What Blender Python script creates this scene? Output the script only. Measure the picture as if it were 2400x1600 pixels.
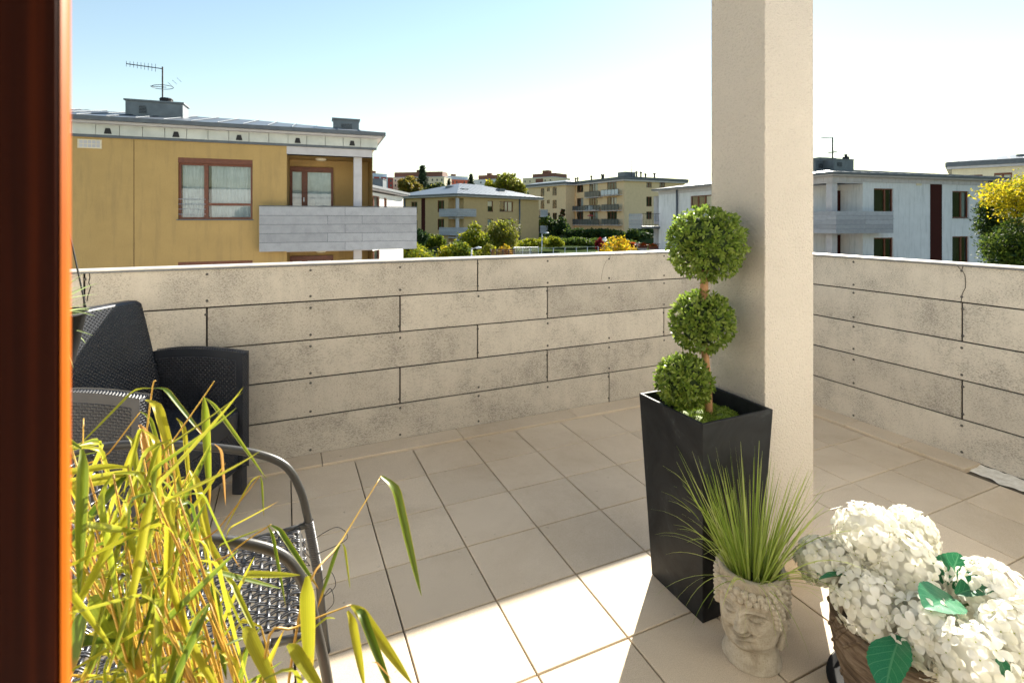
import bpy, bmesh, math, random
import numpy as np
from mathutils import Vector, Matrix

# ------------------------------------------------------------------ clear
for _o in list(bpy.data.objects):
    bpy.data.objects.remove(_o, do_unlink=True)
S = bpy.context.scene
COL = S.collection
random.seed(7)
RNG = np.random.default_rng(11)
R = math.radians

# ------------------------------------------------------------------ camera
# world axes: X runs along the long parapet, Y points at it, Z=0 is the terrace floor
YAW = R(24.05); FPX = 1190.0; HOR = 513.0; HC = 1.385
CY, SY = math.cos(YAW), math.sin(YAW)
cam = bpy.data.cameras.new('camera'); camo = bpy.data.objects.new('camera', cam); COL.objects.link(camo)
camo.location = (0, 0, HC); camo.rotation_euler = (R(90), 0, -YAW)
cam.sensor_width = 36; cam.lens = 36*FPX/2400; cam.shift_y = -(800-HOR)/2400
cam.clip_start = 0.02; cam.clip_end = 4000
cam.dof.use_dof = True; cam.dof.focus_distance = 2.3; cam.dof.aperture_fstop = 8
S.camera = camo

# ------------------------------------------------------------------ sky, sun, exposure
SUN_AZ = R(48.3); SUN_EL = R(26.5)          # azimuth from +Y towards +X
world = bpy.data.worlds.new('World'); S.world = world; world.use_nodes = True
nt = world.node_tree; nt.nodes.clear()
wo = nt.nodes.new('ShaderNodeOutputWorld'); bg = nt.nodes.new('ShaderNodeBackground'); sk = nt.nodes.new('ShaderNodeTexSky')
sk.sky_type = 'NISHITA'; sk.sun_disc = False; sk.sun_elevation = SUN_EL; sk.sun_rotation = SUN_AZ
sk.altitude = 600; sk.air_density = 1.6; sk.dust_density = 0.08; sk.ozone_density = 1.0
bg.inputs[1].default_value = 0.05
nt.links.new(sk.outputs[0], bg.inputs[0]); nt.links.new(bg.outputs[0], wo.inputs[0])
sl = bpy.data.lights.new('sun', 'SUN'); sl.energy = 5.0; sl.angle = R(0.55); sl.color = (1.0, 0.93, 0.80)
so = bpy.data.objects.new('sun', sl); COL.objects.link(so)
sdir = Vector((math.sin(SUN_AZ)*math.cos(SUN_EL), math.cos(SUN_AZ)*math.cos(SUN_EL), math.sin(SUN_EL)))
so.rotation_euler = sdir.to_track_quat('Z', 'Y').to_euler(); so.location = (6, 6, 12)
S.view_settings.view_transform = 'Standard'; S.view_settings.look = 'None'
S.view_settings.gamma = 1; S.view_settings.use_curve_mapping = False
S.view_settings.exposure = 1.9
S.render.engine = 'CYCLES'

# ------------------------------------------------------------------ photo pixel -> direction (2400x1600 pixels)
def W(x, d, z): return Vector((x*CY + d*SY, -x*SY + d*CY, z))      # metres right of / ahead of the lens
def ray(u, v): return W((u-1200)/FPX, 1, -(v-HOR)/FPX)
def at(u, v, d): return Vector((0, 0, HC)) + ray(u, v)*d
def on_z(u, v, z):
    r = ray(u, v); return Vector((0, 0, HC)) + r*((z-HC)/r.z)
def on_y(u, v, y):
    r = ray(u, v); return Vector((0, 0, HC)) + r*(y/r.y)
def on_x(u, v, x):
    r = ray(u, v); return Vector((0, 0, HC)) + r*(x/r.x)

# ------------------------------------------------------------------ materials
class NT:
    def __init__(s, name):
        s.m = bpy.data.materials.new(name); s.m.use_nodes = True
        s.t = s.m.node_tree; s.b = s.t.nodes['Principled BSDF']; s.out = s.t.nodes['Material Output']
    def n(s, k, **kw):
        x = s.t.nodes.new('ShaderNode'+k)
        for a, b in kw.items():
            if a[0] == '_': x.inputs[a[1:]].default_value = b
            else: setattr(x, a, b)
        return x
    def l(s, a, b): s.t.links.new(a, b)
    def coord(s, kind='Object', scale=(1, 1, 1)):
        c = s.n('TexCoord'); mp = s.n('Mapping'); mp.inputs['Scale'].default_value = scale
        s.l(c.outputs[kind], mp.inputs[0]); return mp.outputs[0]
    def noise(s, vec, scale, detail=4, rough=.55, dist=0):
        x = s.n('TexNoise'); x.inputs['Scale'].default_value = scale; x.inputs['Detail'].default_value = detail
        x.inputs['Roughness'].default_value = rough; x.inputs['Distortion'].default_value = dist
        if vec is not None: s.l(vec, x.inputs['Vector'])
        return x.outputs['Fac']
    def ramp(s, fac, stops, interp='LINEAR'):
        r = s.n('ValToRGB'); cr = r.color_ramp; cr.interpolation = interp
        while len(cr.elements) < len(stops): cr.elements.new(.5)
        for e, (p, c) in zip(cr.elements, stops):
            e.position = p; e.color = (c[0], c[1], c[2], 1) if not isinstance(c, (int, float)) else (c, c, c, 1)
        s.l(fac, r.inputs[0]); return r.outputs[0]
    def mix(s, fac, a, b, mode='MIX'):
        x = s.n('Mix', data_type='RGBA', blend_type=mode)
        for sock, val in ((x.inputs[0], fac), (x.inputs[6], a), (x.inputs[7], b)):
            if hasattr(val, 'is_linked'): s.l(val, sock)
            elif isinstance(val, (int, float)): sock.default_value = val
            else: sock.default_value = (*val, 1)
        return x.outputs[2]
    def math(s, op, a, b=0.0):
        x = s.n('Math', operation=op)
        for sock, val in ((x.inputs[0], a), (x.inputs[1], b)):
            if hasattr(val, 'is_linked'): s.l(val, sock)
            else: sock.default_value = val
        return x.outputs[0]
    def bump(s, h, strength=.3, dist=.01):
        x = s.n('Bump'); x.inputs['Strength'].default_value = strength; x.inputs['Distance'].default_value = dist
        s.l(h, x.inputs['Height']); s.l(x.outputs[0], s.b.inputs['Normal'])
    def col(s, c):
        if hasattr(c, 'is_linked'): s.l(c, s.b.inputs['Base Color'])
        else: s.b.inputs['Base Color'].default_value = (*c, 1)
    def rough(s, r):
        if hasattr(r, 'is_linked'): s.l(r, s.b.inputs['Roughness'])
        else: s.b.inputs['Roughness'].default_value = r
    def orand(s): return s.n('ObjectInfo').outputs['Random']
    def irand(s): return s.n('NewGeometry').outputs['Random Per Island']

def simple(name, c, rough=.6, c2=None, scale=6, bump=0, bscale=60, metal=0, spec=.5, ovar=0, detail=4):
    k = NT(name); v = k.coord()
    base = c
    if c2 is not None: base = k.ramp(k.noise(v, scale, detail), [(.35, c), (.68, c2)])
    if ovar:
        f = k.math('ADD', k.math('MULTIPLY', k.orand(), 2*ovar), 1-ovar)
        base = k.mix(1.0, base, f, 'MULTIPLY')
    k.col(base); k.rough(rough)
    k.b.inputs['Metallic'].default_value = metal; k.b.inputs['Specular IOR Level'].default_value = spec
    if bump: k.bump(k.noise(v, bscale, 5, .6), bump, .004)
    return k.m

def m_board(name, light, dark, sc=1.0, streak=.6):
    """fibre cement board: pale cement skin with broken dark weathering flecks"""
    k = NT(name); tc = k.n('TexCoord'); ob = k.n('ObjectInfo')
    add = k.n('VectorMath', operation='ADD'); mul = k.n('VectorMath', operation='SCALE')
    comb = k.n('CombineXYZ')
    for i in range(3): k.l(ob.outputs['Random'], comb.inputs[i])
    k.l(comb.outputs[0], mul.inputs[0]); mul.inputs['Scale'].default_value = 37.0
    k.l(tc.outputs['Object'], add.inputs[0]); k.l(mul.outputs[0], add.inputs[1]); v = add.outputs[0]
    st = k.n('Mapping'); st.inputs['Scale'].default_value = (1, 1, 2.6); k.l(v, st.inputs[0]); v2 = st.outputs[0]
    cloud = k.noise(v, 4.2*sc, 5, .65); flecks = k.noise(v2, 105*sc, 4, .78, .3); grain = k.noise(v2, 190*sc, 3, .6)
    fm = k.ramp(k.math('ADD', k.math('MULTIPLY', cloud, .34), k.math('MULTIPLY', flecks, .90)), [(.625, 0.0), (.74, 1.0)])
    vs = k.n('Mapping'); vs.inputs['Scale'].default_value = (9, 9, 1.1); k.l(v, vs.inputs[0])
    streaks = k.ramp(k.noise(vs.outputs[0], 2.2*sc, 4, .6), [(.48, 0.0), (.8, 1.0)])
    mid = tuple((a+b)/2 for a, b in zip(light, dark))
    base = k.mix(k.ramp(cloud, [(.3, 0.0), (.75, 1.0)]), light, tuple(.86*a+.14*b for a, b in zip(light, dark)))
    base = k.mix(k.math('MULTIPLY', streaks, streak*.5), base, mid)
    base = k.mix(k.math('MULTIPLY', fm, .70), base, dark)
    f = k.math('ADD', k.math('MULTIPLY', ob.outputs['Random'], .24), .88)
    base = k.mix(1.0, base, f, 'MULTIPLY')
    k.col(base); k.rough(.82); k.bump(k.math('ADD', grain, k.math('MULTIPLY', fm, -.5)), .25, .003)
    return k.m

def m_tile():
    k = NT('floor_tile'); tc = k.n('TexCoord'); ob = k.n('ObjectInfo')
    off = k.n('VectorMath', operation='ADD'); k.l(tc.outputs['Object'], off.inputs[0]); k.l(ob.outputs['Location'], off.inputs[1])
    v = off.outputs[0]
    speck = k.noise(v, 420, 2, .5); cloud = k.noise(v, 3.1, 4, .6); dirt = k.noise(v, 9, 6, .7)
    base = k.ramp(speck, [(.34, (.46, .375, .275)), (.52, (.63, .53, .405)), (.7, (.68, .585, .46))])
    base = k.mix(k.ramp(cloud, [(.35, 0.0), (.7, .35)]), base, (.50, .415, .31))
    base = k.mix(k.ramp(dirt, [(.60, 0.0), (.78, .22)]), base, (.27, .235, .19))
    film = k.noise(v, 1.15, 6, .68, .6); base = k.mix(k.ramp(film, [(.46, 0.0), (.70, .5)]), base, (.38, .29, .19))
    spot = k.noise(v, 34, 2, .5); base = k.mix(k.ramp(spot, [(.73, 0.0), (.76, .5)]), base, (.22, .19, .15))
    f = k.math('ADD', k.math('MULTIPLY', ob.outputs['Random'], .14), .92)
    base = k.mix(1.0, base, f, 'MULTIPLY')
    k.col(base); k.rough(k.ramp(dirt, [(.3, .6), (.7, .75)])); k.b.inputs['Specular IOR Level'].default_value = .2
    k.bump(speck, .10, .002); return k.m

def m_plaster(name, c, scale=150, strength=.8, stain=None, sv=.25):
    k = NT(name); v = k.coord()
    g = k.noise(v, scale, 4, .6, .3); cl = k.noise(v, 1.6, 5, .6)
    base = k.mix(k.ramp(cl, [(.35, 0.0), (.75, .8)]), c, tuple(x*.86 for x in c))
    if stain is not None:
        mp = k.n('Mapping'); mp.inputs['Scale'].default_value = (5, 5, .55); tc = k.n('TexCoord')
        k.l(tc.outputs['Object'], mp.inputs[0])
        base = k.mix(k.math('MULTIPLY', k.ramp(k.noise(mp.outputs[0], 1.0, 6, .65), [(.5, 0.0), (.75, 1.0)]), sv*2), base, stain)
    base = k.mix(k.ramp(g, [(.36, .25), (.46, 0.0)]), base, tuple(x*.62 for x in c))
    k.col(base); k.rough(.92); k.b.inputs['Specular IOR Level'].default_value = .2
    k.bump(g, strength, .012); return k.m

def m_leaf(name, cols, transl=.45, rough=.45, island=True, tip=None, spec=.35):
    """leaf: random tone per leaf, light shines through"""
    k = NT(name)
    r = k.irand() if island else k.orand()
    n = len(cols); base = k.ramp(r, [(i/(n-1), c) for i, c in enumerate(cols)])
    if tip is not None:
        tc = k.n('TexCoord'); sx = k.n('SeparateXYZ'); k.l(tc.outputs['UV'], sx.inputs[0])
        r2 = k.math('FRACT', k.math('MULTIPLY', r, 7.31))
        start = k.math('ADD', k.math('MULTIPLY', r2, .75), .62)
        w = k.math('MULTIPLY', k.math('SUBTRACT', sx.outputs[0], start), 5.0)
        cl = k.n('Clamp'); k.l(w, cl.inputs[0])
        base = k.mix(cl.outputs[0], base, tip)
        ve = k.ramp(k.math('FRACT', k.math('MULTIPLY', sx.outputs[1], 7.0)), [(.0, 0.0), (.5, .22), (1.0, 0.0)])
        base = k.mix(ve, base, tuple(x*.6 for x in cols[0]))
        edge = k.ramp(k.math('ABSOLUTE', k.math('SUBTRACT', sx.outputs[1], .5)), [(.40, 0.0), (.5, .6)])
        base = k.mix(edge, base, (.55, .45, .06))
    k.col(base); k.rough(rough); k.b.inputs['Specular IOR Level'].default_value = spec
    tr = k.n('BsdfTranslucent'); k.l(base, tr.inputs[0])
    ms = k.n('MixShader'); ms.inputs[0].default_value = transl
    k.l(k.b.outputs[0], ms.inputs[1]); k.l(tr.outputs[0], ms.inputs[2]); k.l(ms.outputs[0], k.out.inputs[0])
    return k.m

def m_glass(name='pane_glass', tint=(.02, .025, .03), trans=.55):
    k = NT(name)
    gl = k.n('BsdfGlossy'); gl.inputs['Roughness'].default_value = .02; gl.inputs[0].default_value = (.9, .95, 1, 1)
    tr = k.n('BsdfTransparent'); tr.inputs[0].default_value = (.75, .8, .8, 1)
    fr = k.n('Fresnel'); fr.inputs[0].default_value = 1.6
    f = k.math('ADD', fr.outputs[0], .02)
    ms = k.n('MixShader'); k.l(f, ms.inputs[0]); k.l(tr.outputs[0], ms.inputs[1]); k.l(gl.outputs[0], ms.inputs[2])
    k.l(ms.outputs[0], k.out.inputs[0]); return k.m

M = {}
M['board'] = m_board('cement_board', (.52, .48, .415), (.12, .112, .10))
M['board_far'] = m_board('cement_board_grey', (.40, .405, .44), (.22, .225, .25), 1.0, .5)
M['tile'] = m_tile()
M['grout'] = simple('grout', (.12, .095, .07), .95, (.075, .06, .045), 20, .3, 200)
M['bed'] = simple('mortar_bed', (.80, .77, .70), .95, (.62, .58, .5), 30, .8, 120)
M['plaster'] = m_plaster('pillar_plaster', (.60, .55, .49), 130, 1.0)
M['plaster_in'] = m_plaster('house_plaster', (.84, .81, .75), 160, .6)
M['mustard'] = m_plaster('mustard_render', (.50, .335, .140), 40, .35, (.35, .24, .115), .4)
M['mustard_far'] = m_plaster('ochre_render', (.52, .375, .20), 8, .2, (.40, .29, .15), .2)
M['cream'] = m_plaster('cream_render', (.72, .56, .36), 8, .2, (.57, .45, .3), .2)
M['cream2'] = m_plaster('pale_cream_render', (.76, .67, .50), 8, .2, (.6, .52, .4), .2)
M['white'] = m_plaster('white_render', (.72, .73, .76), 30, .25, (.46, .48, .50), .4)
M['whiter'] = m_plaster('bright_white_render', (.78, .78, .76), 30, .2, (.55, .55, .55), .2)
M['redclad'] = simple('red_cladding', (.45, .06, .045), .6, (.36, .05, .04), 3)
M['browncl'] = simple('brown_cladding', (.20, .085, .05), .7, (.15, .06, .04), 3)
M['orangecl'] = simple('orange_cladding', (.52, .13, .07), .6, (.45, .10, .06), 3)
M['bluewhite'] = simple('blue_white_cladding', (.52, .58, .66), .6, (.45, .52, .6), 3)
M['metal'] = simple('grey_roof_sheet', (.16, .18, .205), .42, (.12, .135, .155), 4, .05, 20, .35)
M['gutter'] = simple('grey_gutter', (.115, .13, .15), .5, (.09, .10, .12), 5, 0, 60, .2)
M['fascia'] = simple('pale_fascia_panel', (.60, .62, .60), .55, (.46, .48, .47), 2.2, .05, 30, 0, .5, .06)
M['lilac'] = simple('lilac_grey_paint', (.55, .53, .56), .8, (.48, .46, .49), 3, .1, 80)
M['redwood'] = simple('red_brown_window_wood', (.17, .045, .018), .45, (.12, .03, .012), 12)
M['darkred'] = simple('dark_red_panel', (.050, .010, .008), .7, (.04, .01, .008), 8, spec=.1)
M['glass'] = m_glass()
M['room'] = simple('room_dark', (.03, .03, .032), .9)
M['curtain'] = simple('net_curtain', (.62, .66, .70), .9, (.5, .55, .6), 5)
M['blind'] = simple('pale_blind', (.75, .73, .68), .9)
M['steel'] = simple('brushed_steel', (.55, .56, .58), .35, None, 6, 0, 60, .8)
M['darkmetal'] = simple('dark_metal', (.03, .03, .034), .6, None, 6, 0, 60, 0, .2)
M['coping'] = simple('zinc_coping', (.66, .63, .58), .45, (.52, .50, .46), 9, .05, 60, .25)
M['screw'] = simple('weathered_screw', (.10, .095, .09), .6, None, 6, 0, 60, .4)
M['crack'] = simple('crack_dark', (.035, .03, .027), .95)
M['planter'] = None
M['rubber'] = simple('black_plastic', (.012, .012, .013), .65, spec=.2)
def m_doorwood():
    k = NT('varnished_red_wood'); v = k.coord('Object', (45, 45, .5)); w = k.coord('Object', (160, 160, 3))
    base = k.ramp(k.math('ADD', k.math('MULTIPLY', k.noise(v, 1.0, 5, .6), .7), k.math('MULTIPLY', k.noise(w, 1.0, 4, .6), .3)), [(.36, (.012, .0018, .0005)), (.5, (.030, .0045, .0008)), (.66, (.085, .014, .0015))])
    k.col(base); k.rough(.5); k.b.inputs['Specular IOR Level'].default_value = .04; k.bump(k.noise(w, 1.0, 4, .6), .2, .001); return k.m
M['wood_frame'] = m_doorwood()
M['sunlit_edge'] = simple('sunlit_orange_wood_edge', (.42, .10, .006), .5, (.32, .07, .005), 6, spec=.1)  # bright orange paints in the sun on the dark wood's edge
M['interior'] = simple('interior_paint', (.10, .085, .07), .9)
M['ground'] = simple('lawn_ground', (.035, .055, .02), 1.0, (.055, .07, .028), .3, 0, 3, spec=0)
M['bark'] = simple('tree_bark', (.10, .075, .05), .9, (.06, .045, .03), 20, .6, 40)

# ------------------------------------------------------------------ mesh building
class MB:
    def __init__(s): s.v = []; s.f = []; s.uv = None
    def box(s, x0, x1, y0, y1, z0, z1):
        b = len(s.v)
        s.v += [(x0, y0, z0), (x1, y0, z0), (x1, y1, z0), (x0, y1, z0), (x0, y0, z1), (x1, y0, z1), (x1, y1, z1), (x0, y1, z1)]
        s.f += [tuple(b+i for i in q) for q in ((3, 2, 1, 0), (4, 5, 6, 7), (0, 1, 5, 4), (1, 2, 6, 5), (2, 3, 7, 6), (3, 0, 4, 7))]
        return s
    def cbox(s, x0, x1, y0, y1, z0, z1, c):
        """box with chamfered top edges (c) and a little off the vertical ones"""
        b = len(s.v)
        s.v += [(x0, y0, z0), (x1, y0, z0), (x1, y1, z0), (x0, y1, z0), (x0, y0, z1-c), (x1, y0, z1-c), (x1, y1, z1-c), (x0, y1, z1-c),
                (x0+c, y0+c, z1), (x1-c, y0+c, z1), (x1-c, y1-c, z1), (x0+c, y1-c, z1)]
        s.f += [tuple(b+i for i in q) for q in ((3, 2, 1, 0), (8, 9, 10, 11), (0, 1, 5, 4), (1, 2, 6, 5), (2, 3, 7, 6), (3, 0, 4, 7),
                                                (4, 5, 9, 8), (5, 6, 10, 9), (6, 7, 11, 10), (7, 4, 8, 11))]
        return s
    def poly(s, pts): b = len(s.v); s.v += [tuple(p) for p in pts]; s.f.append(tuple(range(b, b+len(pts)))); return s
    def prism(s, pts, z0, z1):
        b = len(s.v); n = len(pts)
        s.v += [(p[0], p[1], z0) for p in pts]+[(p[0], p[1], z1) for p in pts]
        s.f.append(tuple(range(b+n-1, b-1, -1))); s.f.append(tuple(range(b+n, b+2*n)))
        for i in range(n): j = (i+1) % n; s.f.append((b+i, b+j, b+n+j, b+n+i))
        return s
    def tube(s, pts, r, n=8, cap=True, closed=False):
        pts = [Vector(p) for p in pts]; m = len(pts)
        rs = r if isinstance(r, (list, tuple)) else [r]*m
        up = None; b = len(s.v)
        for i, p in enumerate(pts):
            if closed: t = pts[(i+1) % m]-pts[i-1]
            else: t = pts[min(i+1, m-1)]-pts[max(i-1, 0)]
            t.normalize()
            if up is None: up = Vector((0, 0, 1)) if abs(t.z) < .9 else Vector((1, 0, 0))
            x = t.cross(up)
            if x.length < 1e-5: x = t.orthogonal()
            x.normalize(); y = x.cross(t); up = y
            for k in range(n):
                a = 2*math.pi*k/n; q = p+x*(math.cos(a)*rs[i])+y*(math.sin(a)*rs[i]); s.v.append(tuple(q))
        seg = m if closed else m-1
        for i in range(seg):
            for k in range(n):
                k2 = (k+1) % n; i2 = (i+1) % m
                s.f.append((b+i*n+k, b+i*n+k2, b+i2*n+k2, b+i2*n+k))
        if cap and not closed:
            s.f.append(tuple(b+k for k in range(n-1, -1, -1))); s.f.append(tuple(b+(m-1)*n+k for k in range(n)))
        return s
    def lathe(s, prof, n=24, cx=0, cy=0, cap0=True, cap1=True, sx=1, sy=1):
        b = len(s.v)
        for r, z in prof:
            for k in range(n):
                a = 2*math.pi*k/n; s.v.append((cx+r*sx*math.cos(a), cy+r*sy*math.sin(a), z))
        for i in range(len(prof)-1):
            for k in range(n):
                k2 = (k+1) % n; s.f.append((b+i*n+k, b+i*n+k2, b+(i+1)*n+k2, b+(i+1)*n+k))
        if cap0: s.f.append(tuple(b+k for k in range(n-1, -1, -1)))
        if cap1: s.f.append(tuple(b+(len(prof)-1)*n+k for k in range(n)))
        return s
    def grid(s, P, nu, nv):
        b = len(s.v)
        for j in range(nv+1):
            for i in range(nu+1): s.v.append(tuple(P(i/nu, j/nv)))
        for j in range(nv):
            for i in range(nu):
                a = b+j*(nu+1)+i; s.f.append((a, a+1, a+nu+2, a+nu+1))
        return s
    def mesh(s, name, mat, smooth=False):
        me = bpy.data.meshes.new(name); me.from_pydata(s.v, [], s.f)
        if mat: me.materials.append(mat)
        if smooth: me.polygons.foreach_set('use_smooth', [True]*len(me.polygons))
        me.update(); return me
    def ob(s, name, mat, parent=None, smooth=False, bevel=0, loc=None, seg=2):
        return link(name, s.mesh(name, mat, smooth), parent, bevel, loc, seg)

def link(name, me, parent=None, bevel=0, loc=None, seg=2):
    o = bpy.data.objects.new(name, me); COL.objects.link(o)
    if parent is not None: o.parent = parent
    if loc is not None: o.location = loc
    if bevel:
        b = o.modifiers.new('bevel', 'BEVEL'); b.width = bevel; b.segments = seg; b.limit_method = 'ANGLE'; b.angle_limit = R(40)
    return o

def np_mesh(name, verts, faces_n, mat, smooth=False, uv=None):
    """verts (N,k,3): N separate faces of k corners each"""
    verts = np.asarray(verts, dtype=np.float32); N, k, _ = verts.shape
    me = bpy.data.meshes.new(name); me.vertices.add(N*k); me.vertices.foreach_set('co', verts.reshape(-1))
    me.loops.add(N*k); me.loops.foreach_set('vertex_index', np.arange(N*k, dtype=np.int32))
    me.polygons.add(N); me.polygons.foreach_set('loop_start', np.arange(0, N*k, k, dtype=np.int32))
    me.polygons.foreach_set('loop_total', np.full(N, k, dtype=np.int32))
    if mat: me.materials.append(mat)
    me.update(calc_edges=True); return me

def empty(name, loc=(0, 0, 0), rz=0):
    o = bpy.data.objects.new(name, None); COL.objects.link(o); o.location = loc; o.rotation_euler = (0, 0, rz); o.empty_display_size = .2
    return o
def tag(o, label, cat, group=None):
    o['label'] = label; o['category'] = cat
    if group: o['group'] = group
    return o
def struct(o): o['kind'] = 'structure'; return o
def stuff(o): o['kind'] = 'stuff'; return o

# ================================================================== TERRACE FLOOR
PA, PB = .3365, .331                      # tile pitch
A0, B0 = .70, 1.71                        # one joint crossing
WALL_Y, WALL_X = 3.195, 3.57
floor = struct(MB().box(-3.0, WALL_X+.1, .2, WALL_Y+.1, -.25, -.012).ob('terrace_floor', M['grout']))
J = .0055
def tile_mesh(w, h, c=.0018): return MB().cbox(0, w, 0, h, -.012, 0, c).mesh('tile', M['tile'])
full = tile_mesh(PA-J, PB-J)
ks = range(-11, 9); js = range(-4, 4)
for i in ks:
    for j in js:
        x, y = A0+i*PA, B0+j*PB
        if x+PA > 3.41: continue
        if x+PA > 1.63 and x < 1.90 and y+PB > 1.345 and y < 1.607 and x > 1.63 and x+PA < 1.9: continue
        if y < .2: continue
        o = link('tile', full, floor, loc=(x+J/2, y+J/2, random.uniform(-.0006, .0006)))
        o.rotation_euler = (random.uniform(-.001, .001), random.uniform(-.001, .001), random.uniform(-.0012, .0012))
# narrow edge strips, laid on a raised bed along both parapets
STRIP_Y, STRIP_X = B0+4*PB+.004, A0+8*PA+.012
sA = .191
cut = tile_mesh(.66, WALL_Y-.012-STRIP_Y)
x = -2.98
xs = [.191-.82*k for k in range(4, 0, -1)]+[.191, 1.023, 1.86, 2.69]
for i, x in enumerate(xs):
    nx = xs[i+1] if i+1 < len(xs) else 3.41
    MB().cbox(x+.002, nx-.002, STRIP_Y, WALL_Y-.0025, -.012, .010, .002).ob('tile', M['tile'], floor)
ys = [3.19, 2.87, 2.53, 2.188, 1.861, 1.53]
for i in range(len(ys)-1):
    MB().cbox(STRIP_X, WALL_X-.0025, ys[i+1]+.002, ys[i]-.002, -.012, .014, .002).ob('tile', M['tile'], floor)
# bare mortar where the edge tiles are missing
mb = MB()
def bedP(u, v):
    y = 1.531-2.0*v; e = .012*math.sin(v*61)+.008*math.sin(v*143+1)
    return (STRIP_X+.035+e*(1-u)+u*(WALL_X-.034-STRIP_X), y, -.008+.008*u+.007*abs(math.sin(u*5+v*90)*math.sin(v*37+u*9))*(1 if .1 < u else .3)+.002)
mb.grid(bedP, 8, 160); stuff(mb.ob('mortar_bed', M['bed'], floor, True))

# ================================================================== PARAPETS
ZR = [1.118, .903, .677, .454, .228, .004]
def parapet(name, label, axis, lo, hi, joints, cols, cap_hi):
    root = empty(name, ((lo+hi)/2, WALL_Y+.05, 0) if axis == 'x' else (WALL_X+.05, (lo+hi)/2, 0))
    off = root.location.copy()
    def sh(o): o.location = -off; return o
    def bx(t0, t1, n0, n1, z0, z1):
        if axis == 'x': return (t0, t1, WALL_Y+n0, WALL_Y+n1, z0, z1)
        return (WALL_X+n0, WALL_X+n1, t0, t1, z0, z1)
    sh(MB().box(*bx(lo, hi, .014, .10, -.24, 1.105)).ob('core', M['crack'], root))
    sh(MB().box(*bx(lo, hi, .102, .116, -.24, 1.113)).ob('outer_board', M['board_far'], root))
    g = .0068
    for r in range(5):
        z1, z0 = ZR[r]-g*.6, ZR[r+1]+g*.6
        ed = [lo]+sorted(joints[r])+[hi]
        for k in range(len(ed)-1):
            dn = random.uniform(-.0012, .0012)
            t0, t1 = ed[k]+g*.7, ed[k+1]-g*.7
            b = bx(t0, t1, 0+dn, .012+dn, z0, z1)
            c = ((b[0]+b[1])/2, (b[2]+b[3])/2, (b[4]+b[5])/2)
            m = MB().box(b[0]-c[0], b[1]-c[0], b[2]-c[1], b[3]-c[1], b[4]-c[2], b[5]-c[2])
            o = m.ob('board', M['board'], root, bevel=.0012, seg=1); o.location = Vector(c)-off
    # screws in two lines per board
    sm = MB().lathe([(.0075, 0), (.0072, .002), (.004, .0035)], 8).mesh('screw', M['screw'], True)
    for c_ in cols:
        for r in range(5):
            for zz in (ZR[r]-.032, ZR[r+1]+.032):
                if random.random() < .12: continue
                jj = [j for j in joints[r] if abs(j-c_) < .05]
                for t in ([c_-.006] if jj else [c_]):
                    o = link('screw', sm, root)
                    if axis == 'x': o.location = Vector((t, WALL_Y-.001, zz+random.uniform(-.006, .006)))-off; o.rotation_euler = (R(90), 0, 0)
                    else: o.location = Vector((WALL_X-.001, t, zz+random.uniform(-.006, .006)))-off; o.rotation_euler = (0, R(-90), 0)
    sh(MB().box(*bx(lo, cap_hi, -.010, .126, 1.119, 1.127)).ob('coping', M['coping'], root, bevel=.0025))
    sh(MB().box(*bx(lo, cap_hi, -.0095, -.0075, 1.112, 1.1195)).ob('coping_lip', M['gutter'], root))
    return root, sh
cA = [.134+.523*k for k in range(-6, 7)]
pa, shA = parapet('parapet_wall', 'long parapet of cement boards behind the black armchair', 'x', -3.0, WALL_X-.004,
             [[1.175, -.92, 3.27], [-.39, .657, 1.702], [1.175, -.92, 2.75], [.657, 1.702, -.39], [-1.44, 2.228]], cA, WALL_X+.126)
tag(pa, 'long parapet of cement boards behind the black armchair', 'parapet')
cB = [2.85, 2.232, 1.62, 1.01, .40, -.2]
pb, shB = parapet('parapet_wall', 'short parapet of cement boards beside the pillar', 'y', -.6, WALL_Y-.012,
             [[], [1.62], [], [1.62], []], cB, WALL_Y-.013)
tag(pb, 'parapet of cement boards with a cracked top board, beyond the plaster pillar', 'parapet')
def crack(pts, axis, root, sh, w=.0022):
    m = MB()
    for a, b in zip(pts[:-1], pts[1:]):
        if axis == 'x':
            n = WALL_Y-.0022; m.poly([(a[0]-w/2, n, a[1]), (a[0]+w/2, n, a[1]), (b[0]+w/2, n, b[1]), (b[0]-w/2, n, b[1])])
        else:
            n = WALL_X-.0022; m.poly([(n, a[0]-w/2, a[1]), (n, a[0]+w/2, a[1]), (n, b[0]+w/2, b[1]), (n, b[0]-w/2, b[1])])
    sh(m.ob('crack', M['crack'], root))
P = lambda u, v: on_y(u, v, WALL_Y)
crack([(p.x, p.z) for p in [P(1430, 597), P(1429, 604), P(1420, 612), P(1414, 625), P(1411, 640), P(1409, 655)]], 'x', pa, shA)
crack([(p.x, p.z) for p in [P(209, 637), P(211, 650), P(208, 662), P(213, 672), P(209, 684), P(206, 694), P(204, 706)]], 'x', pa, shA, .004)
P = lambda u, v: on_x(u, v, WALL_X)
crack([(p.y, p.z) for p in [P(2258, 622), P(2255, 632), P(2262, 645), P(2264, 660), P(2263, 675), P(2256, 688), P(2254, 700), P(2253, 708)]], 'y', pb, shB, .004)
crack([(p.y, p.z) for p in [P(2244, 622), P(2250, 630), P(2256, 636)]], 'y', pb, shB, .004)

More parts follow.
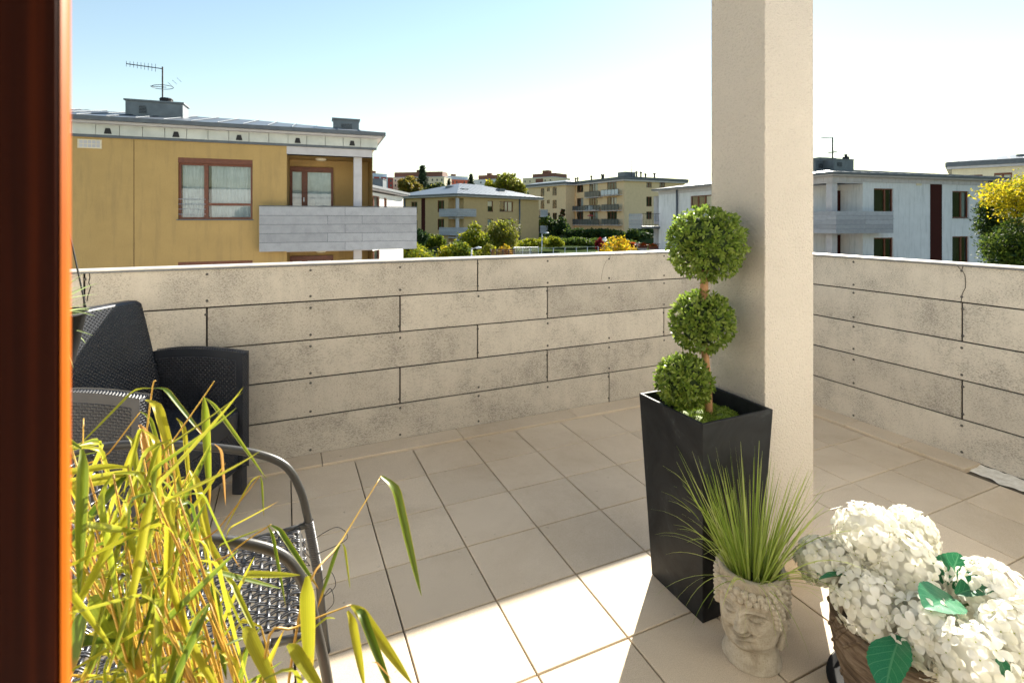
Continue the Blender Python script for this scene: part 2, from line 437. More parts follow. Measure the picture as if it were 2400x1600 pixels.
# ================================================================== PILLAR, HOUSE WALL, ROOF SLAB
px0, px1, py0, py1 = 1.632, 1.902, 1.343, 1.607
pil = empty('pillar', ((px0+px1)/2, (py0+py1)/2, 0))
tag(pil, 'square beige plaster pillar rising behind the tall black planter', 'pillar')
hx, hy_ = (px1-px0)/2, (py1-py0)/2
MB().box(-hx, hx, -hy_, hy_, -.01, 2.72).ob('shaft', M['plaster'], pil, bevel=.005)
MB().box(-hx-.002, hx+.009, -hy_-.009, -hy_-.0005, .001, .085).ob('skirting', M['tile'], pil, bevel=.0015)
MB().box(-hx-.009, -hx-.0005, -hy_-.002, hy_, .001, .085).ob('skirting', M['tile'], pil, bevel=.0015)

house = empty('house_wall', (0, .1, 0)); tag(house, 'plastered house wall around the open terrace door', 'wall')
m = MB()
m.box(-3.0, -.16, -.12, .06, -.25, 2.72); m.box(1.15, WALL_X+.1, -.12, .06, -.25, 2.72); m.box(-.16, 1.15, -.12, .06, 2.25, 2.72)
m.box(-.16, 1.15, -.12, .06, -.25, -.02)
m.box(-12, -3.17, -.12, .055, -6.2, 3.1); m.box(WALL_X+.13, 12, -.12, .055, -6.2, 3.1); m.box(-3.17, WALL_X+.13, -.12, .05, -6.2, -.26)
m.ob('wall', M['plaster_in'], house)
slab = struct(MB().box(-3.0, 2.05, 1.30, 1.66, 2.72, 2.95).ob('roof_beam', M['plaster_in']))
room = struct(empty('room_shell', (.5, -1.5, 0)))
m = MB(); m.box(-2.5, 2.5, -2.0, 1.475, -.25, -.02); m.ob('room_floor', M['interior'], room)
m = MB(); m.box(-2.5, 2.5, -2.1, -2.0, -.02, 2.7); m.box(-2.6, -2.5, -2.1, 1.475, -.02, 2.7); m.box(2.5, 2.6, -2.1, 1.475, -.02, 2.7)
m.ob('room_walls', M['interior'], room); MB().box(-2.6, 2.6, -2.1, 1.475, 2.7, 2.8).ob('room_ceiling', M['interior'], room)

bounce_w = empty('bounce_wall', (-3.08, 1.6, 0)); tag(bounce_w, 'added unseen wall at the far end of the terrace, bouncing sunlight', 'wall')  # unseen wall added to bounce sunlight onto the pillar's shaded face
MB().box(-.08, .075, -1.6, 1.72, -.25, 2.6).ob('wall', M['plaster_in'], bounce_w)
# open wooden door leaf, close to the lens at the left
p0 = at(137, 800, .205); p1 = at(159, 800, .2165)
door = empty('wooden_door', (p0.x, p0.y, 0))
tag(door, 'dark varnished red wood door leaf standing open at the edge of the terrace', 'door')
d1 = Vector((p1.x-p0.x, p1.y-p0.y, 0)); d1n = d1.normalized()
n1 = Vector((-.96, .18, 0)).normalized()
back = d1n*.012
pts = [Vector((0, 0, 0)), d1, d1+d1n*.0+n1*.10, n1*.11]
bev = [Vector((0, 0, 0))+n1*.0008, d1*.30, d1*.85, d1+n1*.004, d1+n1*.10, n1*.11]
MB().prism([(p.x, p.y) for p in bev], .002, 2.2).ob('door_leaf', M['wood_frame'], door)
eo = Vector((d1n.y, -d1n.x, 0)); eo = eo if eo.dot(n1) < 0 else -eo
edge = [d1*.12+eo*.0004, d1*.35+eo*.0016, d1*.80+eo*.0016, d1+eo*.0002, d1-eo*.0006+n1*.002]
MB().prism([(p.x, p.y) for p in edge], .004, 2.198).ob('sunlit_strip', M['sunlit_edge'], door)  # strip coloured as the sunlit edge of the leaf
q = n1*.055; t = Vector((n1.y, -n1.x, 0)).normalized()
if t.dot(Vector((p0.x, p0.y, 0))) > 0: t = -t
MB().prism([((q+n1*a+t*b).x, (q+n1*a+t*b).y) for a, b in ((-.012, .0002), (.012, .0002), (.008, .004), (-.008, .004))], .01, 2.19).ob('moulding', M['wood_frame'], door)

# ================================================================== TALL BLACK PLANTER
def m_planter():
    k = NT('black_planter'); v = k.coord()
    c1 = k.noise(v, 5, 6, .65, 1.2); c2 = k.noise(v, 16, 5, .7, 2.5)
    base = k.ramp(k.math('ADD', k.math('MULTIPLY', c1, .7), k.math('MULTIPLY', c2, .35)), [(.44, (.006, .007, .009)), (.60, (.016, .018, .021)), (.72, (.05, .054, .058))])
    k.col(base); k.rough(k.ramp(c2, [(.3, .45), (.7, .65)])); k.b.inputs['Specular IOR Level'].default_value = .22
    k.bump(k.noise(v, 90, 4, .6), .08, .003); return k.m
M['planter'] = m_planter()
PLX, PLY, PLH = 1.4375, 1.4535, .70
hb, ht, th = .133, .167, .012
pl = empty('tall_planter', (PLX, PLY, 0)); tag(pl, 'tall tapered black planter leaning against nothing beside the plaster pillar', 'planter')
pl['label'] = 'tall square tapered black planter standing against the plaster pillar'
m = MB()
def sq(h, z): return [(-h, -h, z), (h, -h, z), (h, h, z), (-h, h, z)]
m.v += sq(hb, .001)+sq(ht, PLH)+sq(ht-th, PLH)+sq(ht-th-.008, PLH-.13)
m.f.append((3, 2, 1, 0))
for lv in range(3):
    for i in range(4):
        j = (i+1) % 4; m.f.append((lv*4+i, lv*4+j, lv*4+4+j, lv*4+4+i))
m.ob('body', M['planter'], pl, bevel=.0025)
M['soil'] = simple('potting_soil', (.025, .018, .012), .95, (.05, .035, .02), 30, .8, 90)
MB().box(-ht+.02, ht-.02, -ht+.02, ht-.02, PLH-.135, PLH-.118).ob('soil', M['soil'], pl)
# moss: lumpy cushions covered with tiny upright blades
M['moss'] = m_leaf('moss_green', [(.07, .12, .012), (.12, .19, .02), (.18, .25, .03), (.10, .16, .015)], .3, .7)
def blades(n, fn, ln, wd):
    out = np.zeros((n, 4, 3), np.float32)
    for i in range(n):
        p, nr = fn(); p = np.array(p); nr = np.array(nr)+RNG.normal(0, .45, 3); nr /= np.linalg.norm(nr)
        t = np.cross(nr, RNG.normal(0, 1, 3)); t /= np.linalg.norm(t)
        l = ln*RNG.uniform(.6, 1.3); w = wd*RNG.uniform(.7, 1.3)
        out[i] = [p-t*w*.5, p+nr*l*.5-t*w, p+nr*l, p+nr*l*.5+t*w]
    return out
mossb = [(-.07, -.05, .06), (-.02, -.09, .055), (.04, -.07, .06), (.085, -.02, .055), (.05, .03, .06), (.09, .05, .045), (-.09, .03, .05), (-.01, .0, .06), (.0, .08, .05)]
def mossfn():
    c = mossb[RNG.integers(len(mossb))]; a = RNG.uniform(0, 6.283); e = math.acos(RNG.uniform(.0, 1))
    d = (math.sin(e)*math.cos(a), math.sin(e)*math.sin(a), math.cos(e))
    x = min(max(c[0]+d[0]*c[2], -.135), .135); y = min(max(c[1]+d[1]*c[2], -.135), .135)
    return (x, y, PLH-.085+d[2]*c[2]*.85), d
mo = link('moss', np_mesh('moss', blades(5200, mossfn, .011, .0022), 4, M['moss']), pl); stuff(mo)
m = MB()
for c in mossb: m.lathe([(c[2]*.98, PLH-.12), (c[2]*.95, PLH-.085), (c[2]*.8, PLH-.055), (c[2]*.45, PLH-.04), (.002, PLH-.036)], 12, c[0]*.9, c[1]*.9)
m.ob('moss_cushion', M['moss'], pl, True)

# ================================================================== TOPIARY (three clipped balls on one stem)
M['box_leaf'] = m_leaf('topiary_leaf', [(.08, .14, .02), (.14, .22, .03), (.20, .28, .04), (.28, .35, .07), (.13, .20, .03)], .55, .34)
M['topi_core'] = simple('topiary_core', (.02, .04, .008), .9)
M['stem'] = simple('topiary_stem', (.40, .22, .10), .75, (.25, .13, .06), 25, .5, 60)
tz = PLH-.11
topi = empty('topiary_tree', (PLX+.015, PLY+.01, tz)); tag(topi, 'three ball topiary with tan stem growing from the tall black planter', 'topiary')
TB = Vector(topi.location)
def ball_at(u, v, r_px, d):
    c = at(u, v, d); return c-TB, r_px*d/FPX
balls = [ball_at(1655, 571, 90, 1.93), ball_at(1645, 753, 72, 1.93), ball_at(1603, 893, 64, 1.885)]
st = at(1660, 958, 1.92)-TB; s1 = at(1654, 845, 1.925)-TB; s2 = at(1650, 676, 1.93)-TB
m = MB(); m.tube([(st.x, st.y, .02), st, (st+s1)/2+Vector((.004, 0, 0)), s1, balls[1][0], s2, balls[0][0]], [.017, .016, .0145, .0135, .015, .0155, .010], 10)
m.ob('trunk', M['stem'], topi, True)
m = MB(); lowc = balls[2][0]; m.tube([(s1+st)/2, (lowc+(s1+st)/2)/2+Vector((0, 0, -.01)), lowc], [.007, .006, .005], 8); m.ob('branch', M['stem'], topi, True)
def sprig_ball(n, r, seed):
    g = np.random.default_rng(seed); out = []
    i = np.arange(n)+.5; ph = np.arccos(1-2*i/n); th_ = math.pi*(1+5**.5)*i
    for k in range(n):
        nr = np.array([math.sin(ph[k])*math.cos(th_[k]), math.sin(ph[k])*math.sin(th_[k]), math.cos(ph[k])])
        nr = nr+g.normal(0, .10, 3); nr /= np.linalg.norm(nr)
        lump = 1+.035*math.sin(nr[0]*7+seed)*math.sin(nr[1]*6)*math.cos(nr[2]*5)
        base = nr*r*g.uniform(.74, .97)*lump
        a = np.cross(nr, g.normal(0, 1, 3)); a /= np.linalg.norm(a); b = np.cross(nr, a)
        rot = g.uniform(0, 6.28); nl = g.integers(4, 6)
        for q in range(nl):
            an = rot+q*6.283/nl+g.normal(0, .25); side = a*math.cos(an)+b*math.sin(an)
            dr = nr*g.uniform(.25, 1.1)+side*g.uniform(.5, 1.15); dr /= np.linalg.norm(dr)
            w = np.cross(dr, nr+g.normal(0, .3, 3)); w /= np.linalg.norm(w)
            L = .0185*g.uniform(.75, 1.25); wd = L*.23
            tipb = dr*L+nr*.0015
            out.append([base, base+dr*L*.45-w*wd, base+tipb*.85-w*wd*.7, base+tipb, base+tipb*.85+w*wd*.7, base+dr*L*.45+w*wd])
    return np.array(out)
for k, ((c, r), n) in enumerate(zip(balls, (860, 600, 500))):
    o = link('clipped_ball', np_mesh('clipped_ball', sprig_ball(n, r*1.0, k+3), 6, M['box_leaf']), topi); o.location = c
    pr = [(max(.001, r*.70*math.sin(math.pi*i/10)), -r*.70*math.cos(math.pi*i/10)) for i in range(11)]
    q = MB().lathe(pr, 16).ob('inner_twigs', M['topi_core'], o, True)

# ================================================================== STONE HEAD POT WITH GRASS
def m_stone(name, wash):
    k = NT(name); v = k.coord()
    mp = k.n('Mapping'); mp.inputs['Scale'].default_value = (60, 60, 7); tc = k.n('TexCoord'); k.l(tc.outputs['Object'], mp.inputs[0])
    st_ = k.noise(mp.outputs[0], 1.5, 5, .65); cl = k.noise(v, 14, 6, .65, .5); fine = k.noise(v, 260, 4, .6)
    base = k.ramp(cl, [(.3, (.22, .19, .145)), (.48, (.40, .36, .29)), (.7, (.54, .50, .425))])
    base = k.mix(k.ramp(st_, [(.55, 0.0), (.8, .55)]), base, (.26, .22, .165))
    base = k.mix(k.ramp(fine, [(.36, .4), (.46, 0.0)]), base, (.22, .19, .14))
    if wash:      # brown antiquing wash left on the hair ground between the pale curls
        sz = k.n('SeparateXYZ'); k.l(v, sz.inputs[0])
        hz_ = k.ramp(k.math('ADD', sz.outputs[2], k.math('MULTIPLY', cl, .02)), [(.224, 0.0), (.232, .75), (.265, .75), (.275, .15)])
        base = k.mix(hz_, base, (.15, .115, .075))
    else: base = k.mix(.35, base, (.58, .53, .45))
    k.col(base); k.rough(.85); k.b.inputs['Specular IOR Level'].default_value = .25
    k.bump(k.math('ADD', fine, k.math('MULTIPLY', st_, .6)), .35, .002); return k.m
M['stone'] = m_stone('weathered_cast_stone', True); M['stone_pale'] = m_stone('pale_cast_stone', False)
hc = Vector((1.357, 1.168, 0))
face_az = math.atan2(-hc.y, -hc.x) - R(16)
head = empty('stone_head_pot', hc, face_az); tag(head, 'weathered stone pot shaped as a serene head with curled hair', 'plant pot')
HH = .283
def lerp_prof(z, prof):
    for (z0, r0), (z1, r1) in zip(prof[:-1], prof[1:]):
        if z <= z1:
            t = (z-z0)/(z1-z0) if z1 > z0 else 0; t = max(0, min(1, t)); t = t*t*(3-2*t); return r0+(r1-r0)*t
    return prof[-1][1]
F_PR = [(0, .086), (.02, .080), (.050, .070), (.066, .073), (.076, .096), (.095, .104), (.13, .0985), (.16, .0985), (.20, .1005), (.225, .0985), (.25, .097), (.283, .0935)]
S_PR = [(0, .088), (.02, .080), (.055, .071), (.075, .073), (.10, .082), (.13, .089), (.16, .0925), (.20, .094), (.225, .094), (.25, .0945), (.283, .0925)]
B_PR = [(0, .086), (.02, .080), (.055, .074), (.09, .078), (.13, .092), (.17, .099), (.21, .101), (.25, .0985), (.283, .0935)]
def gs(x, s): return math.exp(-.5*(x/s)**2)
def hairline(ph):
    a = abs(ph); return .219-.004*math.cos(ph*3) if a < .85 else (.219-(a-.85)*.26 if a < 1.12 else (.149+(a-1.12)*.0 if a < 1.5 else .11))
def head_r(ph, z):
    c = math.cos(ph); w = max(0, c)**1.3; wb = max(0, -c)**1.3
    s_ = lerp_prof(z, S_PR); r = s_+w*(lerp_prof(z, F_PR)-s_)+wb*(lerp_prof(z, B_PR)-s_)
    y = r*math.sin(ph); d = 0
    if c > 0:
        ay = abs(y)
        d += .006*gs(y, .017)*gs(z-.091, .010)                       # chin
        d -= .0045*gs(y, .020)*gs(z-.1065, .0045)                    # fold under the lip
        d += .0088*gs(y, .0145)*gs(z-.1140, .0044)                   # lower lip
        zu = .1255+ (ay/.030)**2*.006
        d += .0080*gs(ay, .0185)*gs(z-zu-.0005, .0038)                     # upper lip
        zm = .1200+(ay/.028)**2*.008
        d -= .0085*gs(ay, .022)*gs(z-zm, .0022)                      # mouth line
        d -= .0055*gs(ay-.0285, .0045)*gs(z-.1290, .005)
        d -= .0050*gs(ay-.010, .007)*gs(z-.1365, .0028)              # shadowed edge under the nose              # mouth corners
        d += .0050*gs(ay-.047, .016)*gs(z-.143, .017)                # cheeks
        if .135 < z < .222:
            t = (.214-z)/(.214-.1445); t = max(0, min(1.06, t))
            amp = .0035+.0125*t**1.3
            if z < .1445: amp *= max(0, 1-((.1445-z)/.007)**2) if z > .1375 else 0
            d += amp*gs(y, .0052+.0032*t)                            # bridge and tip of the nose
        d += .0062*gs(ay-.0115, .0048)*gs(z-.1465, .0052)            # nostrils
        d -= .0075*gs(ay-.036, .0165)*gs(z-.184, .011)               # eye sockets
        d += .0085*gs(ay-.037, .0150)*gs(z-.1780, .0075)             # lids
        ex = (ay-.037)/.017
        if abs(ex) < 1.35:
            zl = .1700+ex*ex*.0042-.0012*ex
            d -= .0068*math.exp(-.5*((z-zl)/.0023)**2)*(1-abs(ex)/1.35)**.5
            zl2 = .1862-ex*ex*.0050
            d -= .0022*math.exp(-.5*((z-zl2)/.0011)**2)*(1-abs(ex)/1.35)**.5
        bx_ = (ay-.034)/.030
        if abs(bx_) < 1.2:
            zb = .1995-bx_*bx_*.011; d += .0062*math.exp(-.5*((z-zb)/.0030)**2)*(1-abs(bx_)/1.2)**.5
            d -= .0055*math.exp(-.5*((z-zb+.0070)/.0028)**2)*(1-abs(bx_)/1.2)**.5
    d *= 1.9
    hl = hairline(ph)
    d += .0045/(1+math.exp(-(z-hl)/.0014))
    if z > .2655: d += .0016*(1-math.exp(-(z-.2655)/.002))+.0008*math.sin(ph*9)
    return r+d
NP, NZ = 220, 190
m = MB()
phs = []
tot = 0
for k in range(NP):                 # more columns on the face than at the back
    phs.append(0)
cum = np.cumsum([1.0/(1.9 if abs(-math.pi+2*math.pi*k/NP) < 1.25 else .55) for k in range(NP)])
phs = [-math.pi+2*math.pi*c/cum[-1] for c in cum]
for j in range(NZ+1):
    z = HH*j/NZ
    for ph in phs:
        r = head_r(ph, z); m.v.append((r*math.cos(ph), r*math.sin(ph), z+.0012))
for j in range(NZ):
    for k in range(NP):
        k2 = (k+1) % NP; m.f.append((j*NP+k, j*NP+k2, (j+1)*NP+k2, (j+1)*NP+k))
b = len(m.v); inner = [(.0865, HH+.002), (.080, HH-.003), (.077, HH-.05)]
prev = NZ*NP
for r, z in inner:
    for ph in phs: m.v.append((r*math.cos(ph), r*math.sin(ph), z+.0012))
    for k in range(NP):
        k2 = (k+1) % NP; m.f.append((prev+k, prev+k2, b+k2, b+k))
    prev = b; b = len(m.v)
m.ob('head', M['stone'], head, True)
m = MB(); m.lathe([(.079, HH-.048), (.06, HH-.042), (.002, HH-.040)], 20, cap0=False); m.ob('soil', M['soil'], head, True)
# curls: small snail shell knobs
cm = MB()
pr = [(.0108, -.003), (.0106, .0025), (.0088, .0060), (.0068, .0062), (.0058, .0048), (.0046, .0070), (.0024, .0090), (.0004, .0094)]
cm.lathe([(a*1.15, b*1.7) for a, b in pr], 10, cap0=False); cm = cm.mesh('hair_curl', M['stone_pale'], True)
def curl(ph, z, s=1.0):
    o = link('hair_curl', cm, head); r = head_r(ph, z)-.0012
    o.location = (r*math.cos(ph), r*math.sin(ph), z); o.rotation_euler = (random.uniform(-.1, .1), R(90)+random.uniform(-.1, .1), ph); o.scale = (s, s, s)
for row, (z, off) in enumerate(((.2265, 0), (.2455, .5))):
    n = 30
    for k in range(n):
        ph = -math.pi+2*math.pi*(k+off)/n; zz = z+random.uniform(-.001, .001)
        curl(ph, zz+.004*math.cos(ph*2)*(abs(ph) < 1.5), random.uniform(.88, 1.05))
n = 24
for k in range(n):
    ph = -math.pi+2*math.pi*(k+.2)/n
    if abs(ph) > .75: curl(ph, .262, .85)
for sg in (-1, 1):
    for ph, z in ((.98, .208), (1.06, .191), (1.10, .174), (1.12, .158), (1.17, .212), (1.25, .195), (1.28, .178), (1.36, .212)): curl(sg*ph, z, .9)
    for ph in (1.6, 1.9, 2.2, 2.5, 2.8, 3.1):
        for z in (.13, .15, .17, .19, .208): curl(sg*(ph+.07*((z*1000) % 3)), z, 1.05)
# long ears
for sg in (-1, 1):
    m = MB(); zs = [(.052, .004, .005), (.057, .015, .011), (.068, .0205, .0145), (.084, .018, .0135), (.102, .0135, .0105), (.122, .0125, .010), (.145, .016, .011), (.165, .0205, .0125), (.183, .0205, .0125), (.196, .015, .010), (.203, .004, .003)]
    n = 14
    for z, w, t in zs:
        cx = -.012-.006*math.sin((z-.064)/.139*3.14); yb = sg*(lerp_prof(max(z, .075), S_PR)+.0045+(.006 if z < .1 else .002))
        for k in range(n):
            a = 2*math.pi*k/n
            groove = 1-.45*gs(math.sin(a)*sg-1, .35)*(1 if .12 < z < .19 else .25)
            m.v.append((cx+w*math.cos(a), yb+t*math.sin(a)*groove, z))
    for j in range(len(zs)-1):
        for k in range(n):
            k2 = (k+1) % n; m.f.append((j*n+k, j*n+k2, (j+1)*n+k2, (j+1)*n+k))
    m.f.append(tuple(range(n-1, -1, -1))); m.f.append(tuple((len(zs)-1)*n+k for k in range(n)))
    e = m.ob('ear', M['stone'], head, True); sd = e.modifiers.new('sub', 'SUBSURF'); sd.levels = 1; sd.render_levels = 2

M['grass'] = m_leaf('artificial_grass', [(.15, .24, .03), (.27, .37, .06), (.37, .46, .09), (.50, .56, .20), (.20, .30, .04)], .45, .35)
gr = empty('grass_plant', (hc.x, hc.y, HH-.04)); tag(gr, 'tuft of thin bright green grass growing out of the stone head', 'grass plant')
def blade_strip(n, gen, seg=7):
    """n curved blades, each a folded ribbon of quads; returned as shared-vertex mesh"""
    m = MB()
    for _ in range(n):
        p, d, L, w, droop = gen(); d = Vector(d).normalized(); p = Vector(p); side = d.cross(Vector((RNG.normal(), RNG.normal(), RNG.normal()))).normalized()
        b = len(m.v); cur = p.copy(); dirv = d.copy()
        for i in range(seg+1):
            t = i/seg; ww = w*(1-t**2.2)*.5+.0002
            m.v += [tuple(cur-side*ww), tuple(cur+side*ww)]
            dirv = (dirv+Vector((0, 0, -1))*droop*t/seg*2).normalized(); cur = cur+dirv*(L/seg)
        for i in range(seg): m.f.append((b+2*i, b+2*i+1, b+2*i+3, b+2*i+2))
    return m
def ggen():
    a = RNG.uniform(0, 6.283); rr = .062*math.sqrt(RNG.uniform(0, 1)); lean = abs(RNG.normal(0, .24))+rr*4.2
    if RNG.random() < .12: lean += RNG.uniform(.2, .6)
    d = (math.cos(a)*lean, math.sin(a)*lean, 1)
    L = RNG.uniform(.20, .41); return (rr*math.cos(a), rr*math.sin(a), 0), d, L, RNG.uniform(.0028, .0048), RNG.uniform(.0, .35)+(.9 if lean > .6 else 0)
stuff(blade_strip(270, ggen, 8).ob('blades', M['grass'], gr))
def ggen2():
    a = RNG.uniform(2.2, 5.4); d = (math.cos(a)*1.0, math.sin(a)*1.0, RNG.uniform(.35, 1.0))
    return (.05*math.cos(a), .05*math.sin(a), .01), d, RNG.uniform(.22, .34), .0018, RNG.uniform(.8, 1.6)
stuff(blade_strip(26, ggen2, 9).ob('arching_blades', M['grass'], gr))

# ================================================================== WHITE HYDRANGEAS IN A BARK POT
def m_bark_pot():
    k = NT('twisted_bark'); tc = k.n('TexCoord'); mp = k.n('Mapping'); mp.inputs['Rotation'].default_value = (0, R(28), 0); mp.inputs['Scale'].default_value = (4, 4, 26)
    k.l(tc.outputs['Object'], mp.inputs[0]); f = k.noise(mp.outputs[0], 2.0, 6, .7, .8)
    k.col(k.ramp(f, [(.32, (.035, .022, .014)), (.5, (.15, .105, .07)), (.66, (.27, .21, .155)), (.8, (.36, .30, .23))])); k.rough(.85)
    k.bump(f, .9, .008); return k.m
M['bark_pot'] = m_bark_pot()
FX, FY = 1.595, .855
pot = empty('bark_pot', (FX, FY, 0)); tag(pot, 'round pot of twisted brown bark holding the white hydrangeas', 'plant pot')
m = MB()
def potr(a, z): return (.138+.045*math.sin(min(1, z/.24)*1.5))*(1+.012*math.sin(a*9+z*40)+.008*math.sin(a*17-z*60))
n = 72; zs = [.022+.228*i/24 for i in range(25)]
for z in zs:
    for k in range(n):
        a = 2*math.pi*k/n; r = potr(a, z); m.v.append((r*math.cos(a), r*math.sin(a), z+(.006*math.sin(a*5) if z > .24 else 0)))
for j in range(24):
    for k in range(n): k2 = (k+1) % n; m.f.append((j*n+k, j*n+k2, (j+1)*n+k2, (j+1)*n+k))
b = len(m.v)
for r_, z in ((.165, .248), (.15, .20)):
    for k in range(n):
        a = 2*math.pi*k/n; m.v.append((r_*math.cos(a), r_*math.sin(a), z))
for k in range(n):
    k2 = (k+1) % n; m.f.append((24*n+k, 24*n+k2, b+k2, b+k)); m.f.append((b+k, b+k2, b+n+k2, b+n+k))
m.f.append(tuple(range(n-1, -1, -1)))
m.ob('pot_wall', M['bark_pot'], pot, True)
# raised bark strands winding round the pot
sm_ = []
for k in range(46):
    a0 = 2*math.pi*k/46+random.uniform(-.06, .06); z0 = random.uniform(.022, .20); tw = random.uniform(.9, 1.9); ln = random.uniform(.05, .11)
    pts = []
    for i in range(8):
        z = min(.252, z0+ln*i/7); a = a0+tw*(z-z0)*4; r = potr(a, z)+.0008; pts.append((r*math.cos(a), r*math.sin(a), z))
    MB().tube(pts, [.0015]+[random.uniform(.003, .0055)]*6+[.0015], 6).ob('bark_strand', M['bark_pot'], pot, True)
MB().lathe([(.155, .20), (.10, .205), (.002, .207)], 24, cap0=False).ob('soil', M['soil'], pot, True)
sau = MB().lathe([(.150, .0015), (.165, .004), (.185, .030), (.190, .030), (.186, .024), (.168, .012), (.002, .011)], 48).ob('pot_saucer', M['rubber'], None, True)
sau.location = (FX, FY, 0); tag(sau, 'shallow black plastic saucer beneath the bark pot', 'saucer')
M['petal'] = m_leaf('hydrangea_petal', [(.80, .78, .66), (.86, .85, .77), (.88, .87, .82), (.83, .81, .69)], .35, .6)
M['flower_eye'] = simple('floret_eye', (.35, .40, .08), .6)
M['hyd_leaf'] = m_leaf('hydrangea_leaf', [(.015, .16, .06), (.02, .22, .09), (.03, .30, .14)], .25, .35, False)
hyd = empty('hydrangea_plant', (FX, FY, .2)); tag(hyd, 'white hydrangea bush with full flower heads in the bark pot', 'flowers')
HB = Vector(hyd.location)
def floret_head(nf, r, seed):
    g = np.random.default_rng(seed); m = MB()
    i = np.arange(nf)+.5; ph = np.arccos(1-1.72*i/nf); th_ = math.pi*(1+5**.5)*i
    eyes = MB()
    for k in range(nf):
        nr = Vector((math.sin(ph[k])*math.cos(th_[k]), math.sin(ph[k])*math.sin(th_[k]), math.cos(ph[k])))
        nr = (nr+Vector(g.normal(0, .13, 3))).normalized(); c = nr*r*g.uniform(.86, 1.06)
        a = nr.cross(Vector(g.normal(0, 1, 3))).normalized(); b = nr.cross(a); rot = g.uniform(0, 6.28); s = g.uniform(.0225, .030)
        for q in range(4):
            an = rot+q*1.5708+g.normal(0, .1); d = a*math.cos(an)+b*math.sin(an); t = nr.cross(d); up = g.uniform(-.1, .28)
            base = len(m.v); W_ = s*g.uniform(.75, .9)
            rows = [(.08, .10, .0), (.35, .40, .10), (.70, .52, .10), (.95, .34, .0), (1.04, .08, -.06)]
            for l, w, hgt in rows:
                mid = c+d*(s*l)+nr*(s*(hgt+up*l*l*1.6)); cup = nr*(s*.10*w*2)
                m.v += [tuple(mid-t*(W_*w)+cup), tuple(mid), tuple(mid+t*(W_*w)+cup)]
            for j in range(4):
                o_ = base+j*3; m.f += [(o_, o_+1, o_+4, o_+3), (o_+1, o_+2, o_+5, o_+4)]
        e = [tuple(c+nr*.0025+a*(.0022*math.cos(x))+b*(.0022*math.sin(x))) for x in (0, 1.57, 3.14, 4.71)]
        eb = len(eyes.v); eyes.v += e+[tuple(c+nr*.005)]; eyes.f += [(eb, eb+1, eb+4), (eb+1, eb+2, eb+4), (eb+2, eb+3, eb+4), (eb+3, eb, eb+4)]
    return m, eyes
M['hyd_stem'] = simple('hydrangea_stem', (.06, .12, .03), .6)
def leaf_surf(L, w, fold=.16, bend=.25, nu=10, nv=6, serr=.0, strap=False):
    m = MB(); uv = []
    for i in range(nu+1):
        t = i/nu; ww = w*math.sin(math.pi*min(1, t*.96+.02))**.75*(1-.25*t)
        if strap: ww = w*min(1, .25+t*5)*(1-t**3.2)**.9+.0008
        zb_ = bend*L*((t/.16)*(1-.5*t/.16)*.5 if t < .16 else .25*(1-((t-.16)/.84))**1.3)*1.6 if strap else bend*L*(t-t*t)*1.2
        for j in range(nv+1):
            s_ = j/nv*2-1
            sr = 1+serr*(i % 2)*(abs(s_) > .9)
            m.v.append((t*L, s_*ww*sr, abs(s_)*ww*fold*2+zb_+.02*L*math.sin(t*20+2*abs(s_))*abs(s_)*serr*8)); uv.append((t, j/nv))
    for i in range(nu):
        for j in range(nv):
            a = i*(nv+1)+j; m.f.append((a, a+1, a+nv+2, a+nv+1))
    m.uvs = uv; return m
def uv_mesh(m, name, mat):
    me = m.mesh(name, mat, True); lay = me.uv_layers.new(name='UVMap')
    for l in me.loops: lay.data[l.index].uv = m.uvs[l.vertex_index]
    return me
heads_px = [  # u, v, radius in pixels, distance
    (1925, 1315, 58, 1.55), (2040, 1262, 85, 1.52), (2120, 1330, 92, 1.46), (2040, 1420, 92, 1.42), (2230, 1290, 10, 1.5), (2180, 1490, 100, 1.30),
    (2330, 1400, 88, 1.33), (2290, 1560, 105, 1.20), (2390, 1500, 90, 1.22), (2130, 1250, 62, 1.55), (2225, 1405, 55, 1.42), (1985, 1320, 60, 1.52)]
hi = 0
for (u, v, rp, d) in heads_px:
    if rp < 20: continue
    c = at(u, v, d)-HB; r = rp*d/FPX*.80
    m, eyes = floret_head(int(26+44*(r/.09)), r, 40+hi); hi += 1
    o = m.ob('flower_head', M['petal'], hyd, True); o.location = c
    out = (c-Vector((0, 0, .05))).normalized(); o.rotation_euler = out.to_track_quat('Z', 'Y').to_euler()
    stuff(eyes.ob('floret_centres', M['flower_eye'], o))
    MB().lathe([(max(.001, r*.80*math.sin(math.pi*i/8)), -r*.80*math.cos(math.pi*i/8)) for i in range(9)], 14).ob('inner_florets', M['petal'], o, True)
    MB().tube([(0, 0, .01), tuple(c*.45+Vector((0, 0, .03))), tuple(c)], [.004, .0035, .003], 6).ob('stem', M['hyd_stem'], hyd, True)
hl = uv_mesh(leaf_surf(1, .34, .14, .12, 22, 10, .05), 'leaf', None)
